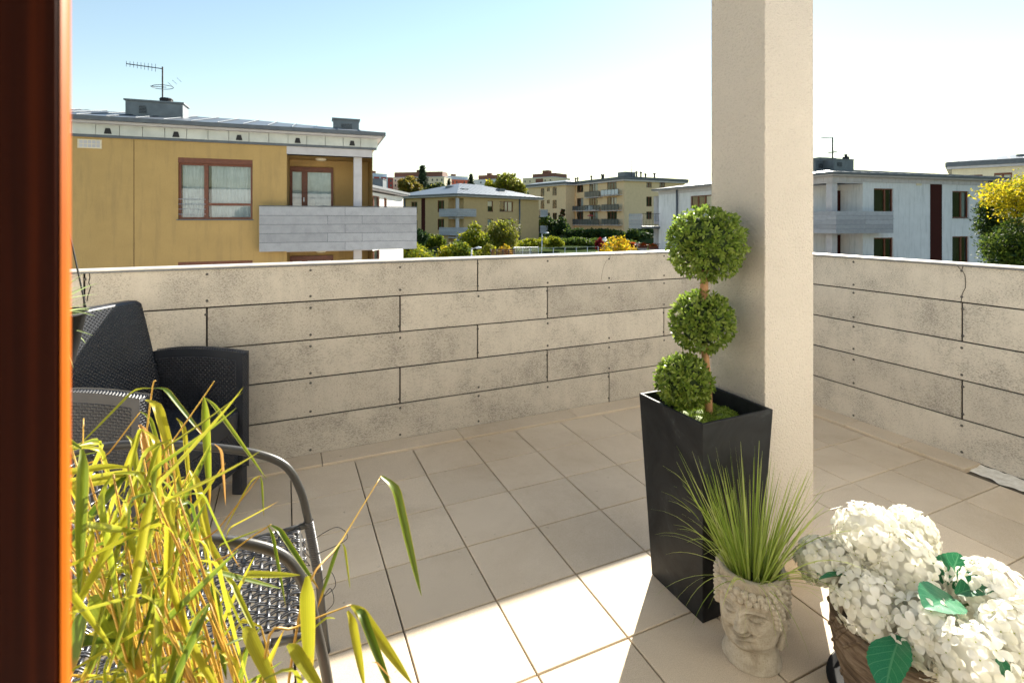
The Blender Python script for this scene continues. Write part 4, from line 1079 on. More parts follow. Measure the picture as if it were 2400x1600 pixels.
# ================================================================== NEIGHBOURING BUILDINGS
# local frame of a building: corner nearest to us at the origin, face R along +x (outward -y), face L along +y (outward -x)
class Bld:
    def __init__(s, name, label, corner, rpt, zb, wallmat):
        """corner, rpt: (x, d) metres right of / ahead of the lens"""
        c = W(corner[0], corner[1], 0); r = W(rpt[0], rpt[1], 0); s.c = c; v = r-c; s.LR = v.length
        s.ang = math.atan2(v.y, v.x); s.root = empty(name, (c.x, c.y, zb), s.ang); s.zb = zb; s.wm = wallmat
        tag(s.root, label, 'building'); s.ex = v.normalized(); s.ey = Vector((-s.ex.y, s.ex.x, 0)); s.holes = {'R': [], 'L': []}
    def px(s, face, u, v, out=0.0):
        """photo pixel -> (along, height above the building's base) on a face (or a plane parallel to it)"""
        r = ray(u, v); o = Vector((0, 0, HC))-s.c
        n = s.ey if face == 'R' else s.ex
        t = (-out-o.dot(n))/r.dot(n); p = o+r*t
        return p.dot(s.ex if face == 'R' else s.ey), p.z-s.zb
    def rect(s, face, u0, u1, v0, v1, out=0.0):
        um, vm = (u0+u1)/2, (v0+v1)/2
        a0 = s.px(face, u0, vm, out)[0]; a1 = s.px(face, u1, vm, out)[0]; z1 = s.px(face, um, v0, out)[1]; z0 = s.px(face, um, v1, out)[1]
        return min(a0, a1), max(a0, a1), z0, z1
    def P(s, face, a, z, out=0.0): return (a, -out, z) if face == 'R' else (-out, a, z)
    def fbox(s, m, face, a0, a1, o0, o1, z0, z1):
        """box on a face: along a0..a1, outwards o0..o1"""
        if face == 'R': return m.box(a0, a1, -o1, -o0, z0, z1)
        return m.box(-o1, -o0, a0, a1, z0, z1)
    def add(s, name, mat, face, *args, parent=None, bevel=0): 
        return s.fbox(MB(), face, *args).ob(name, mat, parent or s.root, bevel=bevel)
    def walls(s, LL, h, depth=.16):
        m = MB()
        for face, L in (('R', s.LR), ('L', LL)):
            hs = s.holes[face]; A = sorted({0, L, *[x for q in hs for x in q[:2]]}); Z = sorted({0, h, *[x for q in hs for x in q[2:4]]})
            A = [a for a in A if -1e-6 <= a <= L+1e-6]; Z = [z for z in Z if -1e-6 <= z <= h+1e-6]
            for i in range(len(A)-1):
                for j in range(len(Z)-1):
                    ca, cz = (A[i]+A[i+1])/2, (Z[j]+Z[j+1])/2
                    if any(q[0] < ca < q[1] and q[2] < cz < q[3] for q in hs): continue
                    m.poly([s.P(face, A[i], Z[j]), s.P(face, A[i+1], Z[j]), s.P(face, A[i+1], Z[j+1]), s.P(face, A[i], Z[j+1])])
            for q in hs:
                a0, a1, z0, z1 = max(0, q[0]), min(L, q[1]), max(0, q[2]), min(h, q[3]); dp = q[4] if len(q) > 4 else depth
                B = lambda a, z, o: s.P(face, a, z, -o)
                if a0 > 1e-6: m.poly([B(a0, z0, 0), B(a0, z1, 0), B(a0, z1, dp), B(a0, z0, dp)])
                if a1 < L-1e-6: m.poly([B(a1, z0, 0), B(a1, z1, 0), B(a1, z1, dp), B(a1, z0, dp)])
                m.poly([B(a0, z0, 0), B(a1, z0, 0), B(a1, z0, dp), B(a0, z0, dp)]); m.poly([B(a0, z1, 0), B(a1, z1, 0), B(a1, z1, dp), B(a0, z1, dp)])
        m.poly([(s.LR, 0, 0), (s.LR, LL, 0), (s.LR, LL, h), (s.LR, 0, h)]); m.poly([(0, LL, 0), (s.LR, LL, 0), (s.LR, LL, h), (0, LL, h)])
        m.poly([(0, 0, h), (s.LR, 0, h), (s.LR, LL, h), (0, LL, h)])
        m.ob('wall', s.wm, s.root)
    def hole(s, face, rc, depth=.16): s.holes[face].append((*rc, depth)); return rc
    def window(s, face, rc, split=(.5,), depth=.16, transom=None, box=0, curtain=None, fw=.055, mat='redwood', sill=True, rails=0, deepz=.0):
        a0, a1, z0, z1 = rc; o = -depth
        m = MB(); f = fw
        if z1-z0 < .3 or a1-a0 < .25: f = min(fw, .04)
        zt = z1-box
        if box: s.fbox(m, face, a0, a1, o+.02, -.015, zt, z1)
        s.fbox(m, face, a0, a0+f, o, o+.07, z0, zt); s.fbox(m, face, a1-f, a1, o, o+.07, z0, zt)
        s.fbox(m, face, a0+f, a1-f, o, o+.069, zt-f, zt); s.fbox(m, face, a0+f, a1-f, o, o+.069, z0, z0+f)
        ed = [a0]+[a0+(a1-a0)*q for q in split if 0 < q < 1]+[a1]
        for q in ed[1:-1]: s.fbox(m, face, q-f*.85, q+f*.85, o, o+.0705, z0+f, zt-f)
        if transom is not None: s.fbox(m, face, ed[-2]+f*.85 if len(ed) > 2 else a0+f, a1-f, o, o+.068, z0+transom-f*.6, z0+transom+f*.6)
        w = m.ob('window', M[mat], s.root)
        gz0 = [(ed[i]+(f if i == 0 else f*.85), ed[i+1]-(f if i == len(ed)-2 else f*.85)) for i in range(len(ed)-1)]
        for (p, q) in gz0:
            if q-p > .02: s.pane(face, p, q, o+.028, z0+f, zt-f).ob('pane', M['glass'], w)
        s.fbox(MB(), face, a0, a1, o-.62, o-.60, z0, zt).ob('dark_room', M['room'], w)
        if curtain:
            for (c0, c1, cz0, kind) in curtain:
                m = MB(); n = 40 if c1-c0 > .5 else 22; A = a0+(a1-a0)*c0; Bq = a0+(a1-a0)*c1; zz0 = z0+(zt-z0)*cz0
                mm = 'curtain' if kind == 'c' else 'blind'; amp = .022 if kind == 'c' else .0
                for i in range(n+1):
                    a = A+(Bq-A)*i/n; oo = o-.06-amp*math.sin(i*1.9)-amp*.5*math.sin(i*.7)
                    m.v += [s.P(face, a, zz0, oo), s.P(face, a, zt, oo)]
                for i in range(n): m.f.append((2*i, 2*i+1, 2*i+3, 2*i+2))
                m.ob('curtain', M[mm], w, True)
        if sill: s.fbox(MB(), face, a0-.03, a1+.03, o+.03, .035, z0-.03, z0-.003).ob('sill', M['gutter'], w)
        for k in range(rails):
            zr = z0+.14+k*.14
            x0, x1 = (s.P(face, a0+.0, zr, -.03), s.P(face, ed[1], zr, -.03)); MB().tube([x0, x1], .010, 6).ob('rail', M['steel'], w)
        return w
    def pane(s, face, a0, a1, o, z0, z1):
        q = [s.P(face, a0, z0, o), s.P(face, a1, z0, o), s.P(face, a1, z1, o), s.P(face, a0, z1, o)]
        return MB().poly(q if face == 'R' else q[::-1])
    def boards(s, name, face, a0, a1, o0, o1, z0, z1, rows=5, joints=None, mat='board_far', parent=None, ends=True):
        """balcony front: cement boards in rows"""
        b = parent or s.fbox(MB(), face, a0+.01, a1-.01, o0+.02, o1-.016, z0+.01, z1-.01).ob(name, M['gutter'], s.root)
        for r in range(rows):
            q0, q1 = z0+(z1-z0)*r/rows+.006, z0+(z1-z0)*(r+1)/rows-.006
            js = joints[r % len(joints)] if joints else []
            ed = [a0]+[a0+(a1-a0)*j for j in js]+[a1]
            for k in range(len(ed)-1):
                c = s.P(face, (ed[k]+ed[k+1])/2, (q0+q1)/2, o1-.007)
                o = s.fbox(MB(), face, -(ed[k+1]-ed[k])/2+.005, (ed[k+1]-ed[k])/2-.005, -.007, .007, -(q1-q0)/2, (q1-q0)/2).ob('board', M[mat], b, loc=c)
        return b
    def roof(s, LL, h, over, rise, th=.14, ridge=None, mat='metal', gut=True, seams=0):
        """low hipped metal roof with box gutter"""
        x0, x1, y0, y1 = -over, s.LR+over, -over, LL+over
        m = MB(); m.box(x0, x1, y0, y1, h, h+th*.35); m.ob('soffit', M['lilac'], s.root)
        hip = min(x1-x0, y1-y0)/2*.98
        if (x1-x0) > (y1-y0): rA, rB = (x0+hip, (y0+y1)/2), (x1-hip, (y0+y1)/2)
        else: rA, rB = ((x0+x1)/2, y0+hip), ((x0+x1)/2, y1-hip)
        m = MB(); z = h+th*1.06; e = .02
        m.v += [(x0-e, y0-e, z), (x1+e, y0-e, z), (x1+e, y1+e, z), (x0-e, y1+e, z), (*rA, z+rise), (*rB, z+rise)]
        if (x1-x0) > (y1-y0): m.f += [(0, 1, 5, 4), (1, 2, 5), (2, 3, 4, 5), (3, 0, 4)]
        else: m.f += [(0, 1, 4), (1, 2, 5, 4), (2, 3, 5), (3, 0, 4, 5)]
        m.f.append((3, 2, 1, 0)); rf = m.ob('roof', M[mat], s.root)
        m = MB()
        for (a, b_, c, d_) in ((x0-.10, x1+.10, y0-.10, y0+.0), (x0-.10, x1+.10, y1, y1+.10)): m.box(a, b_, c, d_, h+th*.36, h+th)
        for (a, b_, c, d_) in ((x0-.10, x0, y0+.002, y1-.002), (x1, x1+.10, y0+.002, y1-.002)): m.box(a, b_, c, d_, h+th*.36, h+th)
        m.ob('gutter', M['gutter'], s.root)
        if seams:
            m = MB(); n = int((x1-x0)/seams)
            for i in range(1, n):
                x = x0+(x1-x0)*i/n
                if (x1-x0) > (y1-y0): yy = (y0+y1)/2; t = min(1, (x-x0)/hip, (x1-x)/hip); ye = y0+(yy-y0)*t
                else: t = min(1, (x-x0)/((x1-x0)/2), (x1-x)/((x1-x0)/2)); ye = y0+hip*t
                zz = z+rise*t
                m.poly([(x-.02, y0, z+.02), (x+.02, y0, z+.02), (x+.02, ye, zz+.02), (x-.02, ye, zz+.02)])
                m.poly([(x-.02, y0, z), (x-.02, y0, z+.035), (x-.02, ye, zz+.035), (x-.02, ye, zz)])
            n = int((y1-y0)/seams)
            for i in range(1, n):
                y = y0+(y1-y0)*i/n
                if (x1-x0) > (y1-y0): t = min(1, (y-y0)/((y1-y0)/2), (y1-y)/((y1-y0)/2)); xe = x0+hip*t
                else: t = min(1, (y-y0)/hip, (y1-y)/hip); xe = x0+((x1-x0)/2)*t
                zz = z+rise*t
                m.poly([(x0, y-.02, z+.02), (x0, y+.02, z+.02), (xe, y+.02, zz+.02), (xe, y-.02, zz+.02)])
            stuff(m.ob('seams', M['metal'], rf))
        return rf
    def vent(s, x0, x1, y0, y1, z0, z1, louvre=None):
        b = MB(); b.box(x0, x1, y0, y1, z0, z1); c = b.ob('chimney', M['metal'], s.root)
        MB().box(x0-.04, x1+.04, y0-.04, y1+.04, z1+.001, z1+.045).ob('cap', M['metal'], c)
        if louvre:
            a0, a1, q0, q1 = louvre; n = 5; MB().box(a0, a1, y0-.012, y0-.002, q0, q1).ob('louvre', M['darkmetal'], c)
            for k in range(n):
                zz = q0+(q1-q0)*(k+.5)/n; MB().box(a0-.01, a1+.01, y0-.035, y0-.013, zz-.012, zz+.008).ob('slat', M['metal'], c)
        return c
    def antenna(s, x, y, z0, z1, boom, bd=Vector((-1, 0, 0)), n=9):
        ts = 1.0 if s.zb < -5.9 else 2.2
        a = MB().tube([(x, y, z0), (x, y, z1)], .022*ts, 8).ob('antenna', M['darkmetal'], s.root)
        p = Vector((x, y, z1-.06)); q = p+bd*boom+Vector((0, 0, .12*boom/2)); m = MB(); m.tube([p, q], .014*ts, 6)
        for k in range(n):
            c = p+(q-p)*(.2+.8*k/(n-1)); L = .20-.008*k; m.tube([c+Vector((0, 0, -L*.6)), c+Vector((0, 0, L*.6))], .006, 4)
        m.ob('yagi', M['darkmetal'], a)
        m = MB(); zc = z0+(z1-z0)*.45; ring = [(x+.28*math.cos(t), y+.28*math.sin(t), zc+.02*math.cos(t)) for t in [2*math.pi*i/20 for i in range(20)]]
        m.tube(ring, .010*ts, 5, closed=True); m.tube([(x-.32, y, zc), (x+.1, y, zc)], .010*ts, 5)
        for k in range(3): m.tube([(x+.2+.12*k, y-.25, zc+.10+.08*k), (x+.2+.12*k, y+.25, zc+.10+.08*k)], .007, 4)
        m.ob('ring_aerial', M['darkmetal'], a); return a
    def pipe(s, face, a, z0, z1, r=.05, out=.09):
        MB().tube([s.P(face, a, z0, out), s.P(face, a, z1, out)], r, 10).ob('downpipe', M['gutter'], s.root, True)

# ------------------------------------------------------------------ 1. mustard house at the left
pl_, pr_ = (-11.5, 13.2), (-4.36, 15.88)
dx, dd = pr_[0]-pl_[0], pr_[1]-pl_[1]
Y = Bld('apartment_house', 'mustard yellow house with red window frames and a tv aerial on its roof', (pl_[0]-dx*.6, pl_[1]-dd*.6), pr_, -6.0, M['mustard'])
eave = Y.px('R', 500, 330)[1]
w1 = Y.hole('R', Y.rect('R', 417, 592, 372, 514), .16); w1b = Y.hole('R', Y.rect('R', 417, 592, 612, 754), .16)
lg = Y.rect('R', 672, 857, 344, 486); LW = Y.LR
lg0 = lg[0]; zf = Y.px('R', 760, 592)[1]          # loggia: open corner, floor hidden behind the balcony front
loD = 1.55
hw = Y.px('R', 740, 342)[1]
zfl = hw-2.62
Y.hole('R', (lg0, LW, zfl, hw-.28), loD); Y.hole('R', (lg0, LW, zfl-2.9, zfl-.28), loD)
Y.walls(7.5, hw)
w = Y.window('R', w1, (.36,), .16, .55*(w1[3]-w1[2])*.45, .14, [(.04, .34, .0, 'c'), (.42, .98, .0, 'c'), (.42, .98, .0, 'b')] and [(.04, .34, 0, 'c'), (.42, .98, .0, 'c')], .06, rails=4)
Y.window('R', w1b, (.36,), .16, .55*(w1b[3]-w1b[2])*.45, .14, [(.04, .34, 0, 'c'), (.42, .98, 0, 'b')], .06)
for zq in (zfl, zfl-2.9):
    # back wall of the loggia, its side return, door, ceiling
    Y.add('loggia_wall', M['mustard'], 'R', lg0, LW-.01, -loD-.12, -loD, zq, zq+2.62-.28)
    bb = Y.rect('R', 680, 781, 392, 486, -loD+.06)
    d0, d1_ = bb[0], bb[1]; dz1 = bb[3]-(zfl-zq)
    m = MB(); f = .07; o = -loD
    Y.fbox(m, 'R', d0, d1_, o+.002, o+.09, dz1-.16, dz1); Y.fbox(m, 'R', d0, d0+f, o+.002, o+.08, zq+.02, dz1-.16); Y.fbox(m, 'R', d1_-f, d1_, o+.002, o+.08, zq+.02, dz1-.16)
    mx = d0+(d1_-d0)*.33; Y.fbox(m, 'R', mx-.09, mx+.09, o+.002, o+.08, zq+.02, dz1-.16)
    dr = m.ob('door', M['redwood'], Y.root)
    for (p, q) in ((d0+f, mx-.09), (mx+.09, d1_-f)):
        Y.pane('R', p, q, o+.04, zq+.02, dz1-.17).ob('pane', M['glass'], dr)
        m = MB(); n = 26
        for i in range(n+1):
            a = p+(q-p)*i/n; m.v += [Y.P('R', a, zq+.02, o+.016+.006*math.sin(i*1.7)), Y.P('R', a, dz1-.17, o+.016+.006*math.sin(i*1.7))]
        for i in range(n): m.f.append((2*i, 2*i+1, 2*i+3, 2*i+2))
        m.ob('curtain', M['curtain'], dr, True)
    Y.fbox(MB(), 'R', mx-.03, mx-.01, o+.08, o+.12, zq+.98, zq+1.12).ob('handle', M['steel'], dr)
    Y.add('loggia_floor', M['lilac'], 'R', lg0-.02, LW+.05, -loD, .30, zq-.22, zq)
    col = Y.rect('R', 829, 848, 362, 486, -.12); Y.add('column', M['lilac'], 'R', col[0], col[1], -.36, -.12, zq, zq+2.34)
    Y.add('beam', M['lilac'], 'R', lg0, LW-.01, -.34, .006, zq+2.34, zq+2.62)
    MB().lathe([(.16, 0), (.17, -.03), (.12, -.075), (.01, -.085)], 16, lg0+.95, .75).ob('ceiling_lamp', M['cream2'], Y.root, True, loc=(0, 0, zq+2.33))
    bq = Y.rect('R', 607, 977, 485, 587, .42)
    jj = [[.52], [.41, .63], [.52], [.41, .63], [.52]]
    b = Y.boards('balcony', 'R', bq[0], bq[1], .30, .42, bq[2]-(zfl-zq), bq[3]-(zfl-zq), 5, jj)
    Y.fbox(MB(), 'R', bq[0], bq[1], .27, .43, bq[3]-(zfl-zq)+.001, bq[3]-(zfl-zq)+.025).ob('coping', M['gutter'], b)
    for ae in (bq[0]+.004, bq[1]-.034):
        Y.fbox(MB(), 'R', ae, ae+.03, -.05 if ae < 15 and ae < LW else -1.2, .30, bq[2]-(zfl-zq), bq[3]-(zfl-zq)).ob('end_board', M['board_far'], b)
    Y.fbox(MB(), 'R', LW-.3, bq[1]-.05, -1.2, .29, zq-.22, zq-.02).ob('balcony_slab', M['lilac'], b)
ov = .42
# fascia panels below the gutter
fz0, fz1 = hw, Y.px('R', 500, 312)[1]+.02
Y.add('fascia_rail', M['gutter'], 'R', -.2, LW+.12, -.05, .05, fz0-.05, fz0+.02)
npan = 24; x0 = -.1; stp = (LW+.16)/npan
for k in range(npan):
    p = Y.fbox(MB(), 'R', k*stp, (k+1)*stp-.012, .02, .045, fz0+.022, fz1+.05).ob('fascia_panel', M['fascia'], Y.root)
    if k % 3 == 1:
        a = (k+.5)*stp; m = MB(); m.v += [Y.P('R', a-.085, fz0+.05, .06), Y.P('R', a+.085, fz0+.05, .06), Y.P('R', a+.05, fz0+.20, .06), Y.P('R', a-.05, fz0+.20, .06), Y.P('R', a-.085, fz0+.05, .0455), Y.P('R', a+.085, fz0+.05, .0455), Y.P('R', a+.05, fz0+.20, .0455), Y.P('R', a-.05, fz0+.20, .0455)]
        m.f += [(0, 1, 2, 3), (0, 1, 5, 4), (1, 2, 6, 5), (2, 3, 7, 6), (3, 0, 4, 7)]; m.ob('vent', M['darkmetal'], p)
Y.add('fascia_back', M['fascia'], 'R', LW+.05, LW+.10, -7.4, .0, fz0+.022, fz1+.05)
Y.LR = LW
rf = Y.roof(7.5, fz1+.05, .26, .84, .17, seams=.62)
ztop = fz1+.25
r1 = Y.rect('R', 305, 436, 246, 290, -2.0); vx = MB()
c = Y.vent(r1[0], r1[1], 1.6, 2.3, ztop, r1[3], (Y.px('R', 326, 258, -1.6)[0], Y.px('R', 342, 258, -1.6)[0], r1[3]-.35, r1[3]-.13))
r2 = Y.rect('R', 781, 841, 282, 320, -1.0); Y.vent(r2[0], r2[1], .95, 1.4, ztop-.1, r2[3], (r2[0]+.25, r2[1]-.22, r2[3]-.32, r2[3]-.12))
am = Y.px('R', 381, 157, -2.0); boom = am[0]-Y.px('R', 296, 157, -2.0)[0]
Y.antenna(am[0], 2.0, r1[3]+.045, am[1], boom)
MB().lathe([(.17, 0), (.19, .05), (.17, .09), (.19, .13), (.16, .17)], 12, am[0]+.10, 2.0).ob('vent_cowl', M['darkmetal'], Y.root, loc=(0, 0, r1[3]+.045))
vg = Y.rect('R', 182, 239, 327, 348); g = Y.add('wall_grille', M['cream2'], 'R', vg[0], vg[1], .002, .02, vg[2], vg[3])
for i in range(5):
    for j in range(2):
        a0 = vg[0]+.03+(vg[1]-vg[0]-.06)*i/5; b0 = vg[2]+.02+(vg[3]-vg[2]-.04)*j/2
        Y.fbox(MB(), 'R', a0+.008, a0+(vg[1]-vg[0]-.06)/5-.008, .0205, .023, b0+.008, b0+(vg[3]-vg[2]-.04)/2-.008).ob('grille_slot', M['lilac'], g)
aj = Y.px('R', 314, 450)[0]; Y.add('render_joint', M['darkred'], 'R', aj-.006, aj+.006, .0005, .002, 0, hw-.06)

# ------------------------------------------------------------------ 2. sunlit white house right behind it
B2 = Bld('apartment_house', 'sunlit white house seen narrowly past the mustard yellow house', (-7.75, 26.5), (-7.55, 35.2), -6.0, M['whiter'])
hB = B2.px('R', 860, 448)[1]
for (u0, u1, v0, v1) in ((868, 890, 459, 520), (900, 907, 464, 500), (868, 890, 587, 640), (857, 860, 590, 640)):
    rc = B2.hole('R', B2.rect('R', u0, u1, v0, v1), .12); B2.window('R', rc, (.45,), .12, None, 0, [(.5, .95, 0, 'b')])
B2.walls(7, hB)
B2.roof(7, hB+.1, .3, .6, .22); B2.pipe('R', .25, 0, hB)
B2.vent(6.5, 7.4, .8, 1.6, hB+.2, hB+1.1)

# ------------------------------------------------------------------ 3. ochre house with the corner balconies, hipped roof
B3 = Bld('apartment_house', 'ochre house with hipped grey roof and pale corner balconies', (-8.4, 78), (4.9, 93.2), -3.9, M['mustard_far'])
h3 = B3.px('R', 1073, 461)[1]; LL3 = 15.5
for (u0, u1, v0, v1, sp, cu) in ((1143, 1155.5, 471, 496, (), [(.05, .95, .5, 'b')]), (1171, 1202.5, 472, 496, (.38, .62), [(.4, .95, 0, 'b')]), (1143, 1155.5, 513, 537, (), [(.05, .95, 0, 'c')]), (1171, 1202.5, 513, 537, (.38, .62), [(.5, .95, 0, 'c')])):
    rc = B3.hole('R', B3.rect('R', u0, u1, v0, v1)); B3.window('R', rc, sp, .16, None, 0, cu, .09)
for (u0, u1, v0, v1, sp) in ((1025.5, 1041, 470, 497, (.4,)), (1025.5, 1041, 513, 539, (.4,)), (964, 978, 473, 500, (.5,)), (964, 978, 516, 540, (.5,)), (1025.5, 1041, 557, 580, (.4,))):
    rc = B3.hole('L', B3.rect('L', u0, u1, v0, v1)); B3.window('L', rc, sp, .16, None, 0, None, .09)
aR = B3.px('R', 1087, 480)[0]; aL = B3.px('L', 1050.5, 480)[0]
for (vt, vb) in ((464, 489), (511, 535), (556, 580)):
    z1 = B3.px('R', 1073, vt)[1]; z0 = B3.px('R', 1073, vb+20)[1]
    B3.hole('R', (0, aR, z0, z1), 1.3); B3.hole('L', (0, aL, z0, z1), 1.3)
    m = MB(); m.box(1.3, aR, 1.3, 1.35, z0, z1); m.box(1.3, 1.35, 1.35, aL, z0, z1)
    m.ob('loggia_wall', M['mustard_far'], B3.root); MB().box(1.40, 1.9, 1.22, 1.299, z0, z0+2.05).ob('door', M['darkred'], B3.root)
    MB().box(.02, .40, .02, .40, z0, z1).ob('column', M['lilac'], B3.root)
    MB().box(.0, aR, .0, aL, z0-.24, z0-.002).ob('loggia_floor', M['lilac'], B3.root)
B3.walls(LL3, h3)
for (v0, v1) in ((489, 508), (533, 552)):
    q = B3.rect('R', 1071, 1116.5, v0, v1, .5); z0, z1 = B3.px('R', 1075, v1, .5)[1], B3.px('R', 1075, v0, .5)[1]
    q2 = B3.rect('L', 1029, 1071, v0, v1, .5)
    b = B3.boards('balcony', 'R', -.5, q[1], .40, .50, z0, z1, 4, [[.5], [.3, .7]], 'board_far'); B3.boards('balcony', 'L', -.49, q2[1], .40, .50, z0, z1, 4, [[.4], [.6]], 'board_far', b)
    MB().box(-.4, q[1]-.02, -.4, 0, z0+.02, z0+.2).ob('balcony_slab', M['lilac'], b); MB().box(-.4, 0, 0, q2[1]-.02, z0+.02, z0+.2).ob('balcony_slab', M['lilac'], b)
B3.roof(LL3, h3+.05, .6, 2.3, .42, seams=1.2)
st3 = B3.rect('L', 988, 996.5, 466, 560); B3.add('facade_panel', M['darkred'], 'L', st3[0], st3[1], .004, .05, 0, h3-.05)
B3.pipe('R', B3.px('R', 1217, 500)[0], 0, h3+.2, .14); B3.pipe('L', B3.px('L', 949.5, 500)[0], 0, h3+.2, .14)
for (u0, u1, v0, v1, y) in ((1053, 1080, 437, 450, 6.5), (1081, 1097, 443, 455, 2.6), (1172, 1184, 443, 456, 3.0)):
    q = B3.rect('R', u0, u1, v0, v1, -y); B3.vent(q[0], q[1], y, y+1.0, q[2]-.5, q[3])
for (v0, v1) in ((491, 508.5), (529, 546.5)):
    a = B3.LR; z0, z1 = B3.px('R', 1258, v1)[1], B3.px('R', 1258, v0)[1]
    b = B3.boards('balcony', 'R', a+.6, a+2.9, -.2, -.1, z0, z1, 4, [[.5], []], 'board_far')
    MB().box(a-.02, a+2.9, .2, 2.2, z0-.02, z0+.15).ob('balcony_slab', M['gutter'], b)
    for k in range(5): MB().box(a+.02+k*.12, a+.05+k*.12, .12, .15, z0+.15, z1).ob('baluster', M['darkmetal'], b)

# ------------------------------------------------------------------ 4. cream four storey block with glazed balconies
B4 = Bld('apartment_block', 'cream four storey apartment block with stacked balconies', (23.9, 108), (39.6, 116.4), -3.0, M['cream'])
h4 = B4.px('R', 1464, 424)[1]; LL4 = 18.9
rowsL = ((427, 446), (462, 481), (496, 514))
cols = ((1423, 1445.5, (.35, .65)), (1381, 1401, (.4, .7)), (1352, 1367, (.5,)), (1330, 1341.5, (.5,)))
for ci, (u0, u1, sp) in enumerate(cols):
    for ri, (v0, v1) in enumerate(rowsL):
        dv = (1434-(u0+u1)/2)*(.066 if ri == 0 else (.034 if ri == 1 else .0))
        rc = B4.hole('L', B4.rect('L', u0, u1, v0+dv, v1+dv-(3 if ci == 3 else 0))); B4.window('L', rc, sp, .16, None, 0, [(.1, .6, .0, 'c')] if (ci+ri) % 2 else None, .10, 'redwood', False)
for (u0, u1) in ((1515, 1527.5), (1545.5, 1558.5)):
    for (v0, v1) in ((428, 440), (461, 484), (496, 514)):
        rc = B4.hole('R', B4.rect('R', u0, u1, v0, v1)); B4.window('R', rc, (.5,), .16, None, 0, None, .10, 'redwood', False)
B4.walls(LL4, h4)
B4.roof(LL4, h4, .5, .5, .9)
M['pale_panel'] = simple('pale_blue_glass_panel', (.50, .58, .66), .25)
M['dark_panel'] = simple('smoked_glass_panel', (.07, .085, .10), .2)
for (u0, u1, v0, v1, mt) in ((1408, 1448.5, 444, 457, 'pale_panel'), (1369, 1404, 448.5, 462, 'dark_panel'), (1335, 1404, 482, 493.5, 'dark_panel'), (1409, 1448.5, 479, 493, 'dark_panel'), (1335, 1403, 513.5, 527, 'dark_panel'), (1409, 1448.5, 513, 527, 'dark_panel'), (1370, 1391, 481, 492, 'pale_panel')):
    a0, a1, z0, z1 = B4.rect('L', u0, u1, v0, v1, 1.1)
    b = B4.add('balcony', M['lilac'], 'L', a0, a1, .0, 1.1, z0-.15, z0)
    n = max(2, int((a1-a0)/1.0))
    for k in range(n):
        B4.fbox(MB(), 'L', a0+(a1-a0)*k/n+.03, a0+(a1-a0)*(k+1)/n-.03, 1.03, 1.06, z0+.1, z1-.05).ob('panel', M[mt], b)
        B4.fbox(MB(), 'L', a0+(a1-a0)*k/n-.02, a0+(a1-a0)*k/n+.02, 1.0, 1.1, z0, z1).ob('baluster', M['darkmetal'], b)
    B4.fbox(MB(), 'L', a0, a1, 1.0, 1.1, z1-.05, z1).ob('handrail', M['darkmetal'], b)
q = B4.rect('L', 1443, 1465, 401, 415, -3); B4.vent(3, 6, q[0], q[0]+2.5, h4+.8, q[3]-.3)
for (u, v) in ((1349, 419), (1354, 418), (1386, 414), (1411, 411), (1414.5, 411), (1492, 404), (1502, 405), (1534, 408), (1513, 409)):
    a, z = B4.px('L' if u < 1464 else 'R', u, v, -2.0)
    p = (2.0, a) if u < 1464 else (a, 2.0)
    MB().lathe([(.18, 0), (.18, z-h4-1.0), (.32, z-h4-.95), (.32, z-h4-.75), (.05, z-h4-.6)], 8, *p).ob('vent_pipe', M['darkmetal'], B4.root, loc=(0, 0, h4+.9))
aa = B4.px('R', 1480, 378, -3.0); B4.antenna(aa[0], 3.0, h4+1, aa[1], 1.5, Vector((-.7, .7, 0)))
# its lower stair wing
B4b = Bld('apartment_block', 'narrow cream wing of the four storey block with small square windows', (12.9, 121.8), (13.45, 122.2), -3.0, M['cream'])
h5 = B4b.px('L', 1300, 436)[1]
for (u0, u1, v0, v1) in ((1267.5, 1276, 441, 460), (1282, 1288.5, 440, 448.5), (1295, 1305, 439, 458), (1267.5, 1276, 470, 489), (1282, 1288.5, 469, 477), (1295, 1305, 469, 488), (1295, 1305, 499, 515), (1282, 1288.5, 499, 508)):
    rc = B4b.hole('L', B4b.rect('L', u0, u1, v0, v1)); B4b.window('L', rc, (.5,) if u1-u0 > 8 else (), .16, None, 0, None, .09, 'redwood', False)
B4b.LR = 3.0; B4b.walls(14.5, h5); B4b.roof(14.5, h5, .5, .5, .8)

# ------------------------------------------------------------------ 5. pale white house behind the pillar
B5 = Bld('apartment_house', 'weathered white house with dark red strip and grey corner balcony beyond the short parapet', (19.55, 31.0), (33.9, 35.4), -5.2, M['white'])
h6 = B5.px('R', 1960, 424)[1]; LL5 = 18.6
for (u0, u1, v0, v1, sp, tr, cu) in ((2048, 2094, 442, 512, (.62,), None, None), (2232, 2271, 448, 511, (.6,), None, [(.66, .92, 0, 'c')]), (2048, 2094, 557, 628, (.62,), None, None), (2232, 2271, 554, 625, (.6,), None, None)):
    rc = B5.hole('R', B5.rect('R', u0, u1, v0, v1)); B5.window('R', rc, sp, .16, None, 0, cu, .07)
for (u0, u1, v0, v1, cu) in ((1618, 1668, 458, 487, [(.05, .4, 0, 'b')]), (1618, 1668, 520, 560, None)):
    rc = B5.hole('L', B5.rect('L', u0, u1, v0, v1)); B5.window('L', rc, (.33, .66), .16, None, 0, cu, .08)
aR = B5.px('R', 2022, 480)[0]; aL = 4.5
zt1 = B5.px('R', 1965, 429)[1]; zt0 = zt1-2.45
